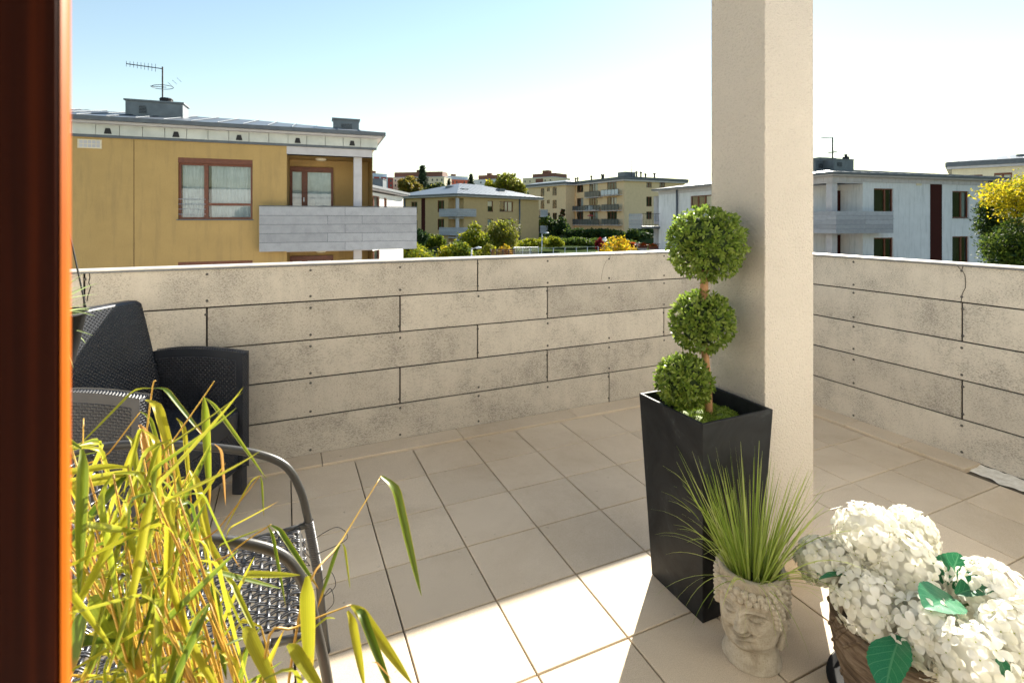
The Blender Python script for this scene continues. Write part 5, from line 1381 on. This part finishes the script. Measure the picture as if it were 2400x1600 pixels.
for k in range(2):
    z1, z0 = zt1-2.9*k, zt0-2.9*k
    B5.hole('R', (0, aR, z0, z1), 1.6); B5.hole('L', (0, aL, z0, z1), 1.6)
    m = MB(); m.box(1.6, aR, 1.6, 1.7, z0, z1); m.box(1.6, 1.7, 1.7, aL, z0, z1); m.ob('loggia_wall', M['white'], B5.root)
    dq = B5.rect('R', 1936, 1968, 444, 494, -1.6); MB().box(dq[0], dq[1], 1.52, 1.599, z0, z0+2.1).ob('door', M['darkred'], B5.root)
    MB().box(.08, .50, .08, .50, z0, z1).ob('column', M['lilac'], B5.root)
    MB().box(0, aR, 0, aL, z0-.25, z0-.002).ob('loggia_floor', M['lilac'], B5.root)
    m = MB(); m.box(-.005, aR, -.005, .35, z1, z1+.22); m.box(-.005, .35, .35, aL, z1, z1+.22); m.ob('beam', M['lilac'], B5.root)
# far loggia and balcony at the left end of face L
aE = B5.px('L', 1532, 480)[0]
for k in range(3):
    z1, z0 = zt1-2.9*k, zt0-2.9*k
    B5.hole('L', (aE, LL5, z0, z1), 1.5)
    MB().box(1.5, 1.6, aE, LL5-.15, z0, z1).ob('loggia_wall', M['white'], B5.root)
    MB().box(.05, .42, LL5-.6, LL5-.2, z0, z1).ob('column', M['lilac'], B5.root)
    MB().box(0, 1.6, aE, LL5, z0-.25, z0-.002).ob('loggia_floor', M['lilac'], B5.root)
B5.walls(LL5, h6)
for k in range(2):
    dz = -2.9*k
    q = B5.rect('R', 1966, 2094, 495, 547, .8); z0, z1 = q[2]+dz, q[3]+dz
    b = B5.boards('balcony', 'R', -.62, q[1], .70, .80, z0, z1, 5, [[.5], [.5], [.5]], 'board_far'); B5.boards('balcony', 'L', -.79, 4.2, .52, .62, z0, z1, 5, [[.4], [.6]], 'board_far', b)
    MB().box(-.5, q[1]-.05, -.69, 0, z0+.03, z0+.22).ob('balcony_slab', M['lilac'], b); MB().box(-.5, 0, 0, 4.1, z0+.03, z0+.22).ob('balcony_slab', M['lilac'], b)
    MB().box(q[1]-.1, q[1]-.06, -.69, 0, z0, z1).ob('end_board', M['board_far'], b)
    # far one: boarded front towards us and railing
    z0, z1 = B5.px('L', 1520, 535)[1]+dz, B5.px('L', 1520, 501)[1]+dz
    b = MB().box(-2.0, 1.2, LL5-.2, LL5+2.0, z0, z0+.22).ob('balcony', M['gutter'], B5.root)
    for r in range(5):
        zz0, zz1 = z0+(z1-z0)*r/5+.008, z0+(z1-z0)*(r+1)/5-.008
        MB().box(-2.05, -2.02, LL5-.25, LL5+2.05, zz0, zz1).ob('board', M['board_far'], b)
        MB().box(-2.01, -.55, LL5+1.98, LL5+2.02, zz0, zz1).ob('board', M['board_far'], b)
    MB().box(-2.0, .0, LL5-.24, LL5-.20, z1-.04, z1).ob('handrail', M['darkmetal'], b)
    for i in range(12): MB().box(-1.96+i*.16, -1.94+i*.16, LL5-.235, LL5-.205, z0+.22, z1-.04).ob('baluster', M['darkmetal'], b)
B5.LR += 0
# fascia band panels below the gutter
nP = 26
for k in range(nP):
    a0 = -.05+(B5.LR+.1)*k/nP; B5.add('fascia_panel', M['lilac'], 'R', a0, a0+(B5.LR+.1)/nP-.02, .03, .06, h6-.02, h6+.30)
for k in range(32):
    a0 = -.02+(LL5+.02)*k/32; B5.add('fascia_panel', M['lilac'], 'L', a0, a0+(LL5+.02)/32-.02, .03, .06, h6-.02, h6+.30)
B5.roof(LL5, h6+.30, .40, 1.1, .22, seams=.75)
sR = B5.rect('R', 2180, 2206.5, 427, 600); B5.add('facade_panel', M['darkred'], 'R', sR[0], sR[1], .004, .035, 0, h6-.04)
B5.pipe('R', B5.px('R', 2316, 500)[0], 0, h6+.3, .11, .14); B5.pipe('L', B5.px('L', 1589, 480)[0], 0, h6+.3, .09, .12)
gq = B5.rect('R', 2147, 2159, 428, 435); B5.add('wall_grille', M['cream2'], 'R', gq[0], gq[1], .004, .03, gq[2], gq[3])
for (u0, u1, v0, v1, y) in ((1911, 1962, 378, 404, 4.2), (1920, 1958, 371, 404, 4.9), (1955, 2001, 374, 400, 3.4)):
    q = B5.rect('R', u0, u1, v0, v1, -y); B5.vent(q[0], q[1], y, y+.9, q[2]-.4, q[3], (q[0]+.3, q[0]+.7, q[3]-.5, q[3]-.2))
aa = B5.px('R', 1951.5, 322, -4.4); B5.antenna(aa[0], 4.4, h6+1.6, aa[1], .9, Vector((-.9, .3, 0)), 5)
q = B5.px('R', 1982.5, 362, -3.8); MB().lathe([(.10, -.75), (.10, -.35), (.22, -.33), (.22, -.18), (.10, -.15), (.10, 0), (.14, .0)], 10, q[0], 3.8).ob('vent_cowl', M['darkmetal'], B5.root, loc=(0, 0, q[1]))

# ------------------------------------------------------------------ 6. cream house at the right edge
B6 = Bld('apartment_house', 'cream house with grey roof rising behind the weathered white house', (44.0, 50.0), (60.0, 52.0), -4.0, M['cream2'])
B6 = B6
LL6 = 12.0; B6.LR = 24
q = B6.px('L', 2240, 396)
h7 = B6.px('R', 2300, 400)[1]
for (u0, u1, v0, v1) in ((2265, 2303, 409, 440), (2330, 2372, 405, 436)):
    pass
B6.root.location = W(43.5, 50.2, -4.0); B6.c = W(43.5, 50.2, 0)
_d = (W(53.5, 41.2, 0)-W(43.5, 50.2, 0)).normalized(); B6.ex = _d; B6.ey = Vector((-_d.y, _d.x, 0)); B6.root.rotation_euler = (0, 0, math.atan2(_d.y, _d.x)); B6.LR = 20
h7 = B6.px('R', 2228, 397)[1]
for (u0, u1, v0, v1) in ((2265, 2303, 410, 440), (2330, 2372, 405, 436)):
    rc = B6.hole('R', B6.rect('R', u0, u1, v0, v1)); B6.window('R', rc, (.5,), .16, None, .12, [(.05, .95, .4, 'b')], .08, 'redwood', False)
B6.walls(LL6, h7); B6.roof(LL6, h7, .4, 1.0, .65, seams=.9)
q = B6.px('R', 2391, 362, -2.0); MB().lathe([(.22, -1.0), (.22, -.2), (.28, -.2), (.28, 0), (.05, .02)], 10, q[0], 2.0).ob('vent_pipe', M['metal'], B6.root, loc=(0, 0, q[1]))

# ------------------------------------------------------------------ far blocks on the hill
def far_block(label, u0, u1, vt, vb, d, mat, cols, rows, win=(.5, .5), slant=0.0, top=None, depth=14, wm='dark_panel', parts=None):
    x0, x1 = (u0-1200)/FPX*d, (u1-1200)/FPX*d; zt = HC-(vt-HOR)/FPX*d; zb = gz(d)-1.0
    c = W(x0, d, zb); v = W(x1, d+slant, zb)-c; L = v.length; r = empty('distant_block', c, math.atan2(v.y, v.x)); tag(r, label, 'building')
    h = zt-zb; MB().box(0, L, 0, depth, 0, h).ob('wall', M[mat], r)
    zw = HC-(vb-HOR)/FPX*d-zb; ph = (h-.6-zw)/rows; pw = L/cols
    for i in range(cols):
        for j in range(rows):
            if random.random() < .08: continue
            cx, cz = (i+.5)*pw, zw+(j+.5)*ph
            w = MB().box(cx-pw*win[0]/2, cx+pw*win[0]/2, -.05, -.005, cz-ph*win[1]/2, cz+ph*win[1]/2).ob('window', M[wm], r)
    for (a0, a1, z0, z1, mt, o) in parts or []:
        MB().box(a0*L, a1*L, -o, -.002 if o > 0 else depth*.8, zw+(h-zw)*z0, zw+(h-zw)*z1).ob('facade_panel', M[mt], r)
    if top:
        t0, t1, dv, mt = top; tx0, tx1 = L*t0, L*t1; th_ = dv/FPX*d
        t = MB().box(tx0, tx1, 2, depth-2, h+.002, h+th_).ob('top_storey', M[mt], r)
        MB().box((tx0+tx1)/2-2, (tx0+tx1)/2+1, 4, 7, h+th_+.002, h+th_+1.6).ob('lift_house', M['browncl'], r)
    MB().box(-.15, L+.15, -.15, depth+.1, h-.25, h+.001).ob('roof_edge', M['bluewhite'], r)
    return r
far_block('far red striped block with pale top storey on the hill', 858, 910, 412, 450, 300, 'redclad', 6, 3, (.5, .5), 12, (0, .83, 8, 'bluewhite'), parts=[(.20, .28, 0, 1, 'bluewhite', .06), (.48, .54, 0, 1, 'bluewhite', .06), (.74, .8, 0, 1, 'bluewhite', .06)])
far_block('far cream and brown block behind the round autumn tree', 911, 1045, 416, 452, 330, 'cream2', 12, 3, (.3, .45), -8, (.08, .95, 12, 'browncl'))
far_block('far orange block with pale blue top storey between two spruces', 1040, 1098, 419, 452, 360, 'orangecl', 7, 3, (.3, .5), 10, (.02, .98, 8, 'bluewhite'), parts=[(0, .22, 0, 1, 'bluewhite', .06)])
far_block('far white and brown block beside the yellowing tree', 1110, 1168, 421, 455, 350, 'bluewhite', 5, 3, (.3, .4), -6, (.15, .98, 10, 'browncl'))
far_block('far cream tower block with brown set back storey', 1225, 1292, 418, 462, 230, 'cream2', 6, 4, (.26, .4), -10, (.25, .98, 9, 'browncl'), parts=[(.45, .68, .72, .92, 'browncl', .3), (.45, .6, .4, .56, 'orangecl', .3)])
far_block('far pale block half hidden by the cream four storey block', 1292, 1344, 419, 452, 238, 'bluewhite', 4, 3, (.3, .4), 8, (.0, .75, 8, 'browncl'))

# ================================================================== TREES AND SHRUBS
LEAFM = {'green': m_leaf('foliage_green', [(.05, .085, .012), (.085, .125, .018), (.12, .16, .025), (.07, .11, .015)], .4, .65, spec=.08),
         'olive': m_leaf('foliage_olive', [(.10, .12, .02), (.17, .18, .04), (.24, .23, .06), (.13, .13, .025)], .4, .65, spec=.08),
         'yellowgreen': m_leaf('foliage_yellow_green', [(.13, .17, .015), (.22, .25, .02), (.32, .30, .02), (.17, .20, .015)], .45, .65, spec=.08),
         'yellow': m_leaf('foliage_yellow', [(.42, .34, .015), (.55, .43, .015), (.62, .50, .03), (.36, .33, .02)], .5, .65, spec=.08),
         'autumn': m_leaf('foliage_autumn', [(.20, .15, .03), (.30, .19, .035), (.13, .14, .03), (.36, .24, .04)], .4, .65, spec=.08),
         'orange': m_leaf('foliage_orange', [(.50, .22, .015), (.55, .33, .02), (.40, .30, .02), (.30, .28, .02)], .45, .65, spec=.08),
         'red': m_leaf('foliage_red', [(.24, .015, .025), (.16, .012, .02), (.30, .03, .03)], .35, .65, spec=.08),
         'dark': m_leaf('foliage_dark', [(.022, .045, .018), (.035, .065, .022), (.05, .085, .028)], .3, .7, spec=.08),
         'spruce': m_leaf('spruce_needles', [(.022, .042, .025), (.035, .058, .032), (.05, .075, .04)], .15, .7, spec=.08),
         'geranium': m_leaf('geranium', [(.60, .05, .02), (.65, .12, .02), (.5, .03, .03)], .3, .65, spec=.08)}
def leafcloud(pts, size, g, aspect=.55):
    n = len(pts); nr = g.normal(0, 1, (n, 3)); nr[:, 2] = np.abs(nr[:, 2])+.25; nr /= np.linalg.norm(nr, axis=1)[:, None]
    t = np.cross(nr, g.normal(0, 1, (n, 3))); t /= np.linalg.norm(t, axis=1)[:, None]; b = np.cross(nr, t)
    s = size*g.uniform(.6, 1.35, n)[:, None]; w = s*aspect
    return np.stack([pts-t*s, pts-b*w+nr*s*.12, pts+t*s, pts+b*w+nr*s*.12], axis=1)
def tree(name, label, cat, u, vtop, d, width_px, mat, n=2600, leaf=.16, clumps=16, squash=1.0, base=None, vbot=None, seed=0, mix=None, upright=False, group=None, trunk=True, hang=0):
    """broadleaf tree or shrub; top and width read from the photo, root on the ground at distance d"""
    g = np.random.default_rng(100+seed); z0 = gz(d) if base is None else base
    zt = HC-(vtop-HOR)/FPX*d; x = (u-1200)/FPX*d; p = W(x, d, z0); r = width_px/FPX*d/2*1.25; H = zt-z0
    root = empty(name, p); tag(root, label, cat, group)
    zc0 = (HC-(vbot-HOR)/FPX*d-z0) if vbot else H*.25
    cz = (H+zc0)/2; hz = (H-zc0)/2
    cl = []
    for k in range(clumps):
        v = g.normal(0, 1, 3); v /= np.linalg.norm(v); rr = g.uniform(.25, .80)
        tap = 1.0 if not upright else 1.15-.5*(v[2]*rr+1)/2
        cl.append((v[0]*r*rr*tap, v[1]*r*rr*tap, cz+v[2]*hz*rr, r*g.uniform(.28, .46)))
    cl.append((0, 0, H-hz*.42, min(r, hz)*.42))
    cl = np.array(cl); idx = g.integers(0, len(cl), n); v = g.normal(0, 1, (n, 3)); v /= np.linalg.norm(v, axis=1)[:, None]
    rad = cl[idx, 3]*g.uniform(.35, 1.0, n)**.5*(1+.25*g.normal(0, .5, n).clip(-.6, .9)); pts = cl[idx, :3]+v*rad[:, None]*np.array([1, 1, min(1.2, hz/r+.15)])
    pts[:, 2] = np.maximum(pts[:, 2], .05); pts[:, 2] = np.minimum(pts[:, 2], H+.15)
    if hang: pts[:, 2] -= hang*g.uniform(0, 1, n)**3
    k = n if mix is None else int(n*.72)
    o = link('crown', np_mesh('crown', leafcloud(pts[:k], leaf, g), 4, LEAFM[mat]), root); stuff(o)
    if mix is not None: stuff(link('crown', np_mesh('crown', leafcloud(pts[k:], leaf, g), 4, LEAFM[mix]), root))
    if trunk:
        m = MB(); tr = max(.05, r*.06); m.tube([(0, 0, -.05), (g.normal(0, .05), 0, zc0*.6+.1), (0, 0, cz), (0, 0, H*.88)], [tr*1.3, tr, tr*.7, tr*.2], 8)
        for q in cl[:9]:
            m.tube([(0, 0, max(.1, q[2]*.6)), (q[0]*.5, q[1]*.5, q[2]*.85), tuple(q[:3])], [tr*.5, tr*.35, tr*.12], 6)
        m.ob('trunk', M['bark'], root, True)
    return root
def spruce(label, u, vtop, d, width_px, n=2200, seed=0, z_off=0):
    g = np.random.default_rng(500+seed); z0 = gz(d); zt = HC-(vtop-HOR)/FPX*d; p = W((u-1200)/FPX*d, d, z0); H = zt-z0; r = width_px/FPX*d/2
    root = empty('spruce_tree', p); tag(root, label, 'tree', 'spruces on the hill'); pts = []; tiers = 17
    for k in range(tiers):
        t = k/tiers; z = H*(1-.86*(1-t)) if False else H*(.10+.88*t); rr = r*(1-t)**.8+.12
        nb = 9
        for b in range(nb):
            a = 6.283*b/nb+g.uniform(-.2, .2)+k; L = rr*g.uniform(.75, 1.1)
            for _ in range(int(n/tiers/nb)):
                s = g.uniform(.05, 1); pts.append((math.cos(a)*L*s+g.normal(0, .09*r*(1-s*.5)), math.sin(a)*L*s+g.normal(0, .09*r), z-.28*L*s+.22*L*s*s+g.normal(0, .06*r)))
    stuff(link('crown', np_mesh('crown', leafcloud(np.array(pts), .060*H*.6, g, .3), 4, LEAFM['spruce']), root))
    MB().tube([(0, 0, -.1), (0, 0, H*.97)], [.02*H, .003*H], 8).ob('trunk', M['bark'], root, True)
# on the hill
spruce('tall dark spruce rising above the far brown roofs', 990, 384, 215, 52, 2600, 1)
spruce('shorter dark spruce between the orange and the white brown blocks', 1104, 405, 230, 36, 2000, 2)
spruce('smallest dark spruce, close beside the tall spruce and its tree', 1052, 417, 240, 26, 1600, 3)
tree('broadleaf_tree', 'round autumn tree beside the tall dark spruce', 'tree', 958, 414, 190, 56, 'autumn', 3000, .65, 18, seed=1, mix='olive')
tree('broadleaf_tree', 'dark tree crown under the tall spruce', 'tree', 1012, 428, 185, 62, 'dark', 2600, .6, 16, seed=2, mix='olive')
tree('broadleaf_tree', 'small bright yellow tree behind the ochre house roof', 'tree', 1058, 432, 170, 26, 'yellow', 1400, .5, 10, seed=3)
tree('broadleaf_tree', 'large yellowing green tree behind the ochre house', 'tree', 1187, 406, 175, 80, 'olive', 4200, .6, 24, seed=4, mix='yellowgreen')
tree('broadleaf_tree', 'low bright yellow green tree beside the large yellowing tree', 'tree', 1146, 418, 168, 36, 'yellowgreen', 1800, .5, 12, seed=5, mix='yellow')
tree('broadleaf_tree', 'low green tree between the ochre house and the cream tower', 'tree', 1246, 452, 150, 40, 'green', 1500, .5, 12, seed=6)
# between the houses
tree('garden_shrub', 'broad green and yellow shrub below the neighbouring grey balcony', 'shrub', 958, 560, 44, 118, 'yellowgreen', 5200, .14, 26, seed=7, mix='green')
tree('garden_shrub', 'loose yellow shrub next to the broad green yellow shrub', 'shrub', 1058, 572, 45, 92, 'yellowgreen', 3600, .14, 20, seed=8, mix='yellow')
tree('garden_tree', 'slim bright green young tree before the ochre house', 'tree', 1112, 522, 50, 70, 'yellowgreen', 3600, .15, 20, seed=9, mix='green', upright=True)
tree('garden_tree', 'bushy olive tree with pale leaves before the ochre house', 'tree', 1180, 512, 54, 92, 'olive', 5200, .15, 26, seed=10, mix='yellowgreen')
tree('garden_shrub', 'bright green bush against the ochre house foot', 'shrub', 1012, 545, 68, 62, 'green', 2600, .18, 16, seed=11, mix='yellowgreen')
tree('garden_tree', 'dark bushy tree hidden behind the grey balcony end', 'tree', 980, 535, 60, 36, 'dark', 1800, .16, 12, seed=12)
tree('garden_shrub', 'low green shrub between the broad shrub and the slim young tree', 'shrub', 1085, 566, 43, 60, 'green', 2600, .13, 16, seed=60, mix='yellowgreen')
tree('garden_shrub', 'yellow green shrub in front of the bushy olive tree', 'shrub', 1148, 574, 44, 56, 'yellowgreen', 2400, .12, 16, seed=61, mix='olive')
tree('garden_shrub', 'dark green shrub under the end of the grey balcony', 'shrub', 928, 572, 46, 50, 'green', 2400, .13, 16, seed=62, mix='dark')
tree('garden_shrub', 'rusty brown bush beside the slatted fence', 'shrub', 1186, 570, 46, 36, 'orange', 1500, .10, 12, seed=13, mix='autumn')
tree('hedge_bush', 'sunlit light green hedge beside the lamp post', 'shrub', 1250, 556, 72, 66, 'yellowgreen', 2600, .16, 18, vbot=585, seed=14, trunk=False)
tree('hedge_bush', 'sunlit light green hedge end touching the mid green hedge', 'shrub', 1298, 553, 73, 46, 'yellowgreen', 2000, .16, 14, vbot=582, seed=15, mix='green', trunk=False)
for i, (u, v, d, wd) in enumerate(((1285, 505, 97, 62), (1318, 512, 96, 46), (1352, 532, 92, 60), (1398, 536, 92, 62), (1440, 540, 90, 62), (1482, 538, 90, 60), (1520, 530, 92, 50))):
    tree('dark_shrub', ['tall dark bush beside the stair wing of the cream block', 'dark bush at the foot of the cream block wing corner', 'dark bush below the first balcony column of the cream block', 'dark bush under the middle balconies of the cream block',
                        'dark bush under the right balconies of the cream block', 'dark bush below the plain corner of the cream block', 'dark bush behind the white house balcony'][i], 'shrub', u, v, d, wd, 'dark', 2000, .26, 14, seed=20+i, mix='green', trunk=False)
tree('climbing_vine', 'dark red creeper climbing the corner of the cream block wing', 'vine', 1318, 486, 112, 13, 'dark', 900, .22, 10, vbot=522, seed=30, mix='red', upright=True)
for i, (u, v, wd) in enumerate(((1340, 556, 80), (1400, 560, 80), (1460, 562, 70))):
    tree('hedge_bush', ['mid green hedge behind the wire fence, next to the light hedge', 'mid green hedge behind the wire fence, between its two neighbours', 'mid green hedge behind the wire fence, beside the red shrub'][i], 'shrub', u, v, 80, wd, 'green', 2000, .2, 14, seed=33+i, mix='dark', trunk=False)
tree('red_shrub', 'dark red leaved shrub next to the traffic mirror', 'shrub', 1408, 558, 62, 28, 'red', 1300, .13, 10, seed=40, trunk=False)
tree('garden_shrub', 'orange yellow autumn bush in front of the white house balcony', 'shrub', 1450, 552, 42, 84, 'orange', 4200, .10, 22, seed=41, mix='yellow')
tree('garden_shrub', 'small low orange bush touching the larger orange autumn bush', 'shrub', 1418, 574, 41, 44, 'orange', 1800, .09, 12, seed=42, mix='yellow')
# right edge
tree('garden_tree', 'bright yellow sunlit tree above the short parapet', 'tree', 2412, 402, 21, 185, 'yellow', 7000, .065, 40, vbot=540, seed=50, mix='yellowgreen')
tree('garden_tree', 'thin dark green tree before the white house downpipe', 'tree', 2325, 436, 25, 82, 'dark', 4200, .075, 26, vbot=585, seed=51, mix='green', upright=True, hang=.5)
tree('garden_tree', 'green tree under the bright yellow crown beyond the parapet', 'tree', 2375, 505, 20, 150, 'green', 6000, .065, 30, vbot=650, seed=52, mix='dark', hang=.4)

# ================================================================== SMALL THINGS BETWEEN THE HOUSES
def lamp(u, vtop, d, label, hd=1):
    x = (u-1200)/FPX*d; z0 = gz(d); zt = HC-(vtop-HOR)/FPX*d; r = empty('street_lamp', W(x, d, z0)); tag(r, label, 'street lamp', 'street lamps between the houses')
    MB().tube([(0, 0, 0), (0, 0, zt-z0)], [.07, .05], 8).ob('pole', M['steel'], r, True); H = zt-z0
    q = Vector((CY, -SY, 0))*hd; m = MB(); m.tube([(0, 0, H-.05), tuple(q*.35+Vector((0, 0, H+.05)))], .035, 6); m.ob('arm', M['steel'], r)
    c = q*.55+Vector((0, 0, H+.04)); m = MB(); m.lathe([(.02, .10), (.24, .05), (.26, 0), (.20, -.06), (.02, -.08)], 12, c.x, c.y); m.ob('lamp_head', M['bluewhite'], r, True, loc=(0, 0, c.z))
lamp(1270, 547, 58, 'slim grey street lamp standing by the light green hedge')
lamp(1105, 582, 40, 'short grey street lamp among the yellow shrubs')
# traffic mirror
x = (1417-1200)/FPX*58; r = empty('traffic_mirror', W(x, 58, gz(58))); tag(r, 'round traffic mirror on a post beside the dark red shrub', 'mirror')
zt = HC-(562-HOR)/FPX*58-gz(58); MB().tube([(0, 0, 0), (0, 0, zt)], .045, 8).ob('post', M['steel'], r, True)
m = MB(); m.lathe([(.26, 0), (.26, .05), (.22, .08), (.01, .10)], 20); mo_ = m.ob('mirror', M['steel'], r, True); mo_.location = (0, 0, zt); mo_.rotation_euler = (R(80), 0, -YAW)
# wire fence with posts
def fence(label, u0, u1, v0, v1, d0, d1_, n, mat, kind):
    a = W((u0-1200)/FPX*d0, d0, 0); b = W((u1-1200)/FPX*d1_, d1_, 0); v = b-a; L = v.length; zb = min(gz(d0), gz(d1_))-.1
    za, zbb = HC-(v0-HOR)/FPX*d0, HC-(v1-HOR)/FPX*d1_
    r = empty('fence', (a.x, a.y, zb), math.atan2(v.y, v.x)); tag(r, label, 'fence')
    for k in range(n+1):
        t = k/n; MB().tube([(L*t, 0, 0), (L*t, 0, za+(zbb-za)*t-zb)], .035, 6).ob('post', M[mat], r, True)
    if kind == 'wire':
        for dz in (.0, -.55, -1.1, -1.6): MB().tube([(0, 0, za-zb+dz), (L, 0, zbb-zb+dz)], .014, 5).ob('rail', M[mat], r)
    elif kind == 'bars':
        for dz in (0, -.9): MB().tube([(0, 0, za-zb+dz), (L, 0, zbb-zb+dz)], .025, 5).ob('rail', M[mat], r)
        for k in range(26): t = (k+.5)/26; MB().box(L*t-.01, L*t+.01, -.01, .01, za-zb-.9, za+(zbb-za)*t-zb).ob('bar', M[mat], r)
    else:
        for k in range(7): zz = za-zb-.10-.16*k; MB().box(0, L, -.015, .015, zz-.05, zz+.05).ob('slat', M[kind], r)
    return r
fence('thin steel wire fence in front of the green hedges', 1240, 1402, 582, 578, 52, 56, 6, 'steel', 'wire')
fence('low steel railing beside the slatted fence', 1204, 1262, 580, 579, 43, 47, 3, 'steel', 'bars')
M['slatwood'] = simple('red_brown_slats', (.16, .05, .025), .6, (.11, .03, .015), 8)
fence('red brown slatted garden fence under the rusty bush', 1150, 1206, 584, 583, 42, 43, 4, 'darkmetal', 'slatwood')
# geraniums in boxes along the white house's lower balcony
for i, (u, v, d) in enumerate(((1480, 566, 48.5), (1506, 567, 48.0), (1531, 569, 47))):
    p = at(u, v+8, d); r = empty('flower_box', p); tag(r, ['red geraniums in a box behind the orange bush', 'red geraniums in a box over the grey boards', 'red geraniums in a box beside the white column'][i], 'flower box', 'geranium boxes')
    MB().box(-.5, .5, -.12, .12, -.25, 0).ob('trough', M['redwood'], r, bevel=.01)
    g = np.random.default_rng(70+i); pts = g.normal(0, 1, (500, 3))*np.array([.22, .08, .06])+np.array([0, 0, .10]); pts[:, 2] = np.abs(pts[:, 2])
    stuff(link('blossom', np_mesh('blossom', leafcloud(pts[:320], .055, g), 4, LEAFM['geranium']), r)); stuff(link('foliage', np_mesh('foliage', leafcloud(pts[320:], .06, g), 4, LEAFM['green']), r))
    MB().box(-.45, .45, -.06, .06, -6, -.251).ob('stand', M['lilac'], r)
# folded umbrella-red parasol on a far balcony
q = W((1384-1200)/FPX*114, 114, HC-(513-HOR)/FPX*114)
r = empty('parasol', q); tag(r, 'small red parasol on a balcony of the cream block', 'parasol')
MB().tube([(0, 0, -.4), (0, 0, 1.0)], .03, 6).ob('pole', M['steel'], r); MB().lathe([(.95, .62), (.5, .85), (.02, 1.0)], 8).ob('canopy', M['redclad'], r)
